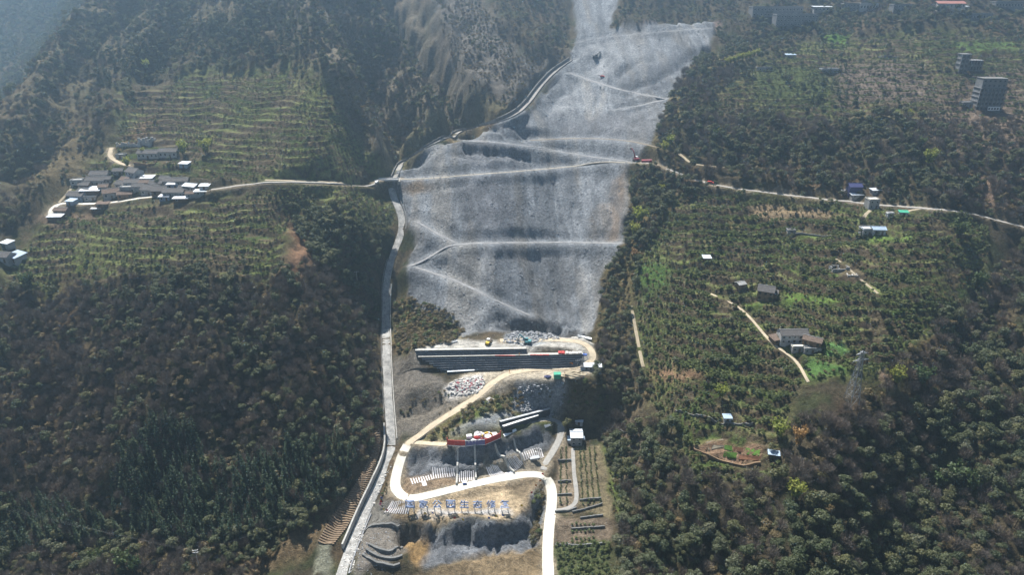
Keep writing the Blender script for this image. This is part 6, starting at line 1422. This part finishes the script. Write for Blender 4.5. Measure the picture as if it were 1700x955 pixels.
for (lb, u, v, s, kd, nm) in [("dense dark round tree beside the white and blue roofed house",940,716,1.0,1,'broadleaf'),("dark tree standing behind the white metal store in the village",262,310,.7,0,'broadleaf'),("small tree between the bright metal shed and the wide tiled house",172,326,.45,3,'broadleaf'),("small tree at the end of the bright village lane",233,325,.45,2,'broadleaf'),("tree in the garden below the village road",215,343,.5,0,'broadleaf'),("second tree in the garden below the village road",255,342,.55,3,'broadleaf'),("tree at the eastern end of the village by the road",350,320,.5,1,'broadleaf'),("round dark tree on the bank below the bamboo by the rubble slope",1056,478,1.1,0,'broadleaf'),("tree in front of the tall mud-walled farmhouse",1278,503,.55,2,'broadleaf'),("twin pointed conifer by the village top, western one",163,284,.55,0,'conifer'),("twin pointed conifer by the village top, eastern one",175,283,.55,0,'conifer'),("dark round tree alone on the grassy upper bank",1158,190,1.0,0,'broadleaf')]:
    p = cast(u, v); cr, tr = PROTO[nm][kd]; r_ = thing(NAMES[nm], lb, 'tree', p); r_.scale = (s,)*3; link('crown', cr, r_); link('trunk', tr, r_)

# ------------------------------------------------------------------ loose stone
def rocks(name, label, px, n, smin, smax, mats, seed, power=2.5, lift=.0):
    poly = casts(px); rg = np.random.default_rng(seed); x0, y0, x1, y1 = poly[:, 0].min(), poly[:, 1].min(), poly[:, 0].max(), poly[:, 1].max()
    x = rg.uniform(x0, x1, n*3); y = rg.uniform(y0, y1, n*3); m = inpoly(x, y, poly); x, y = x[m][:n], y[m][:n]
    base = [(-1,-1,-.6),(1,-.9,-.6),(.9,1,-.6),(-1,.8,-.6),(-.7,-.6,.6),(.6,-.7,.5),(.7,.6,.7),(-.6,.7,.4),(0,0,.95)]; fc = [(0,1,5,4),(1,2,6,5),(2,3,7,6),(3,0,4,7),(4,5,8),(5,6,8),(6,7,8),(7,4,8)]
    B = np.array(base); c = MB(); V = []; Q = []
    for i in range(len(x)):
        s = smin+(smax-smin)*rg.random()**power; a = rg.uniform(0, 6.28); K = B*(1+rg.normal(size=B.shape)*.18)*s*np.array([1, rg.uniform(.6, 1.1), rg.uniform(.5, .9)])
        X = K[:, 0]*math.cos(a)-K[:, 1]*math.sin(a)+x[i]; Y_ = K[:, 0]*math.sin(a)+K[:, 1]*math.cos(a)+y[i]; Z = K[:, 2]+float(hz(x[i], y[i]))+s*.25+lift
        o = len(V); V += list(zip(X, Y_, Z)); Q += [tuple(q+o for q in f) for f in fc]
    o = c.add(V, Q).build(name, mats); o["kind"] = "stuff"; o["label"] = label; return o
rocks('gravel', 'loose grey boulders strewn over the great rubble slope', P_GRAVEL[:6]+[(850,205),(1095,200)]+P_GRAVEL[18:], 3000, .10, .55, M['rock'], 1, 3.0)
rocks('gravel', 'loose boulders on the upper rubble fan', [(880,190),(910,140),(948,97),(958,60),(1180,40),(1150,100),(1112,160),(1000,185)], 600, .15, .7, M['rock'], 2, 3)
rocks('rubble', 'heap of grey boulders at the foot of the rubble slope', [(840,556),(905,552),(930,562),(880,570),(835,570)], 420, .3, 1.2, M['rock'], 3, 2)
rocks('rubble', 'heap of broken stone in front of the black wall', [(862,606),(905,598),(925,604),(900,611),(860,612)], 220, .2, .8, M['rock'], 4, 2)
rocks('rubble', 'pale stones scattered in the channel bed', [(563,950),(600,858),(640,780),(652,770),(610,860),(585,950)], 420, .12, .6, M['rock_pale'], 5, 2)
rocks('debris', 'white and pink building debris dumped beside the dirt road', [(742,642),(760,630),(800,625),(805,640),(790,655),(755,658)], 500, .15, .9, M['rock_pale'], 6, 2)
rocks('debris', 'dark rusty scrap lying among the white debris', [(748,640),(800,628),(800,645),(765,655)], 70, .2, .8, M['maroon'], 7, 1.5)
rocks('rubble', 'stones of the round dry-stone terraces beside the channel', [(596,885),(640,868),(672,878),(668,925),(640,950),(592,955)], 130, .1, .4, M['rock'], 8, 2)
rocks('rubble', 'broken grey stone on the rubble patch above the dark walls', [(860,642),(935,634),(942,665),(920,690),(880,692),(852,680)], 420, .2, .9, M['rock'], 10, 2)
# round dry-stone terraces: three curved low walls
tc0 = cast(640, 895)
for k, (pts, lb) in enumerate([([(612,905),(630,915),(655,918),(668,910)],"upper of the curved dry-stone terrace walls beside the channel"),([(608,914),(628,926),(652,930),(668,924)],"middle curved dry-stone terrace wall beside the channel"),([(602,922),(622,936),(648,942),(664,938)],"lowest curved dry-stone terrace wall beside the channel"),([(604,884),(625,872),(655,872),(670,885)],"curved stone rim behind the round terrace floor")]):
    P = densify(chaikin(casts(pts), 2), 1.0); V = []; Q = []; c0 = P.mean(0)
    N = side_normals(P); rg = np.random.default_rng(k)
    for i in range(len(P)):
        z = float(hz(P[i, 0], P[i, 1])); j = rg.normal()*.12
        for o, dz in ((-.5, -1.0), (-.45, .85+j), (.45, .85+j), (.5, -1.0)): V.append((P[i, 0]+N[i, 0]*o-c0[0], P[i, 1]+N[i, 1]*o-c0[1], z+dz-c0[2]))
    for i in range(len(P)-1):
        for j in range(3): Q.append((i*4+j, i*4+j+1, (i+1)*4+j+1, (i+1)*4+j))
    o = MB().add(V, Q).build('stone_wall', M['concrete_dark']); o.location = tuple(c0); tag(o, lb, 'wall', 'dry-stone terrace walls')

# stone risers between the crop plots
def riser(label, pts, h=.9, th=.5, mat='concrete_dark'):
    P = densify(casts(pts), 1.2); c0 = P.mean(0); N = side_normals(P); V = []; Q = []; rg = np.random.default_rng(int(pts[0][0]+pts[0][1]))
    for i in range(len(P)):
        z = float(hz(P[i, 0], P[i, 1])); j = rg.normal()*.08
        for o, dz in ((-th/2-.06, -1.0), (-th/2, h+j), (th/2, h+j), (th/2+.06, -1.0)): V.append((P[i, 0]+N[i, 0]*o-c0[0], P[i, 1]+N[i, 1]*o-c0[1], z+dz-c0[2]))
    n = len(P)
    for i in range(n-1):
        for j in range(3): Q.append((i*4+j, i*4+j+1, (i+1)*4+j+1, (i+1)*4+j))
    Q += [(0, 1, 2, 3), tuple(range(4*n-1, 4*n-5, -1))]
    o = MB().add(V, Q).build('terrace_wall', M[mat]); o.location = tuple(c0); tag(o, label, 'wall', 'stone risers between the crop plots')
for pts, lb in [([(926,765),(948,765)],"short stone riser across the upper narrow crop plot"),([(926,801),(948,800)],"stone riser in the middle of the narrow crop plot"),([(925,823),(949,822)],"lower stone riser of the narrow crop plot"),([(921,851),(942,850),(957,845)],"stone riser along the lower bend of the field path"),
    ([(950,852),(975,846),(1000,838)],"dark stone riser below the long crop rows"),([(962,832),(998,829)],"thin riser through the foot of the long crop rows"),([(963,862),(1001,857)],"dark riser across the bare plots"),([(948,880),(1004,876)],"long dark riser between the bare plots"),([(921,907),(960,908),(1000,904)],"lowest long riser above the green garden plot"),
    ([(1060,735),(1040,750),(1020,745)],"curved earth riser on the bare brown slope"),([(1000,712),(1030,716),(1058,730)],"pale winding riser above the bare brown slope"),([(1120,684),(1160,692),(1200,706),(1250,704)],"stone riser above the pale rubble plot on the terraces"),([(1315,391),(1345,391),(1380,393)],"pale stone edge of the small plot beside the dark hut")]: riser(lb, pts)
# ------------------------------------------------------------------ air between the hills
hm = bpy.data.materials.new("haze"); hm.use_nodes = True; t = hm.node_tree; t.nodes.clear()
pv = node(t, "ShaderNodeVolumePrincipled"); pv.inputs["Density"].default_value = HAZE; pv.inputs["Color"].default_value = (.55, .79, 1.0, 1); pv.inputs["Anisotropy"].default_value = .72
ou = node(t, "ShaderNodeOutputMaterial"); t.links.new(pv.outputs[0], ou.inputs["Volume"])
zlo = float(ZZ.min())-1.0; zhi = max(float(ZZ.max())+22, CAMZ+10)
bm = bmesh.new(); bmesh.ops.create_cube(bm, size=1)
x0, x1, y0, y1 = GX[0]-5, GX[-1]+5, -40, GY[-1]+5
for vtx in bm.verts:
    vtx.co = Vector(((x0+x1)/2+vtx.co.x*(x1-x0), (y0+y1)/2+vtx.co.y*(y1-y0), (zlo+zhi)/2+vtx.co.z*(zhi-zlo)))
me = bpy.data.meshes.new("haze"); bm.to_mesh(me); me.materials.append(hm)
hz_o = bpy.data.objects.new("haze", me); COL.objects.link(hz_o); hz_o["kind"] = "stuff"; hz_o["label"] = "thin blue haze filling the valley air"
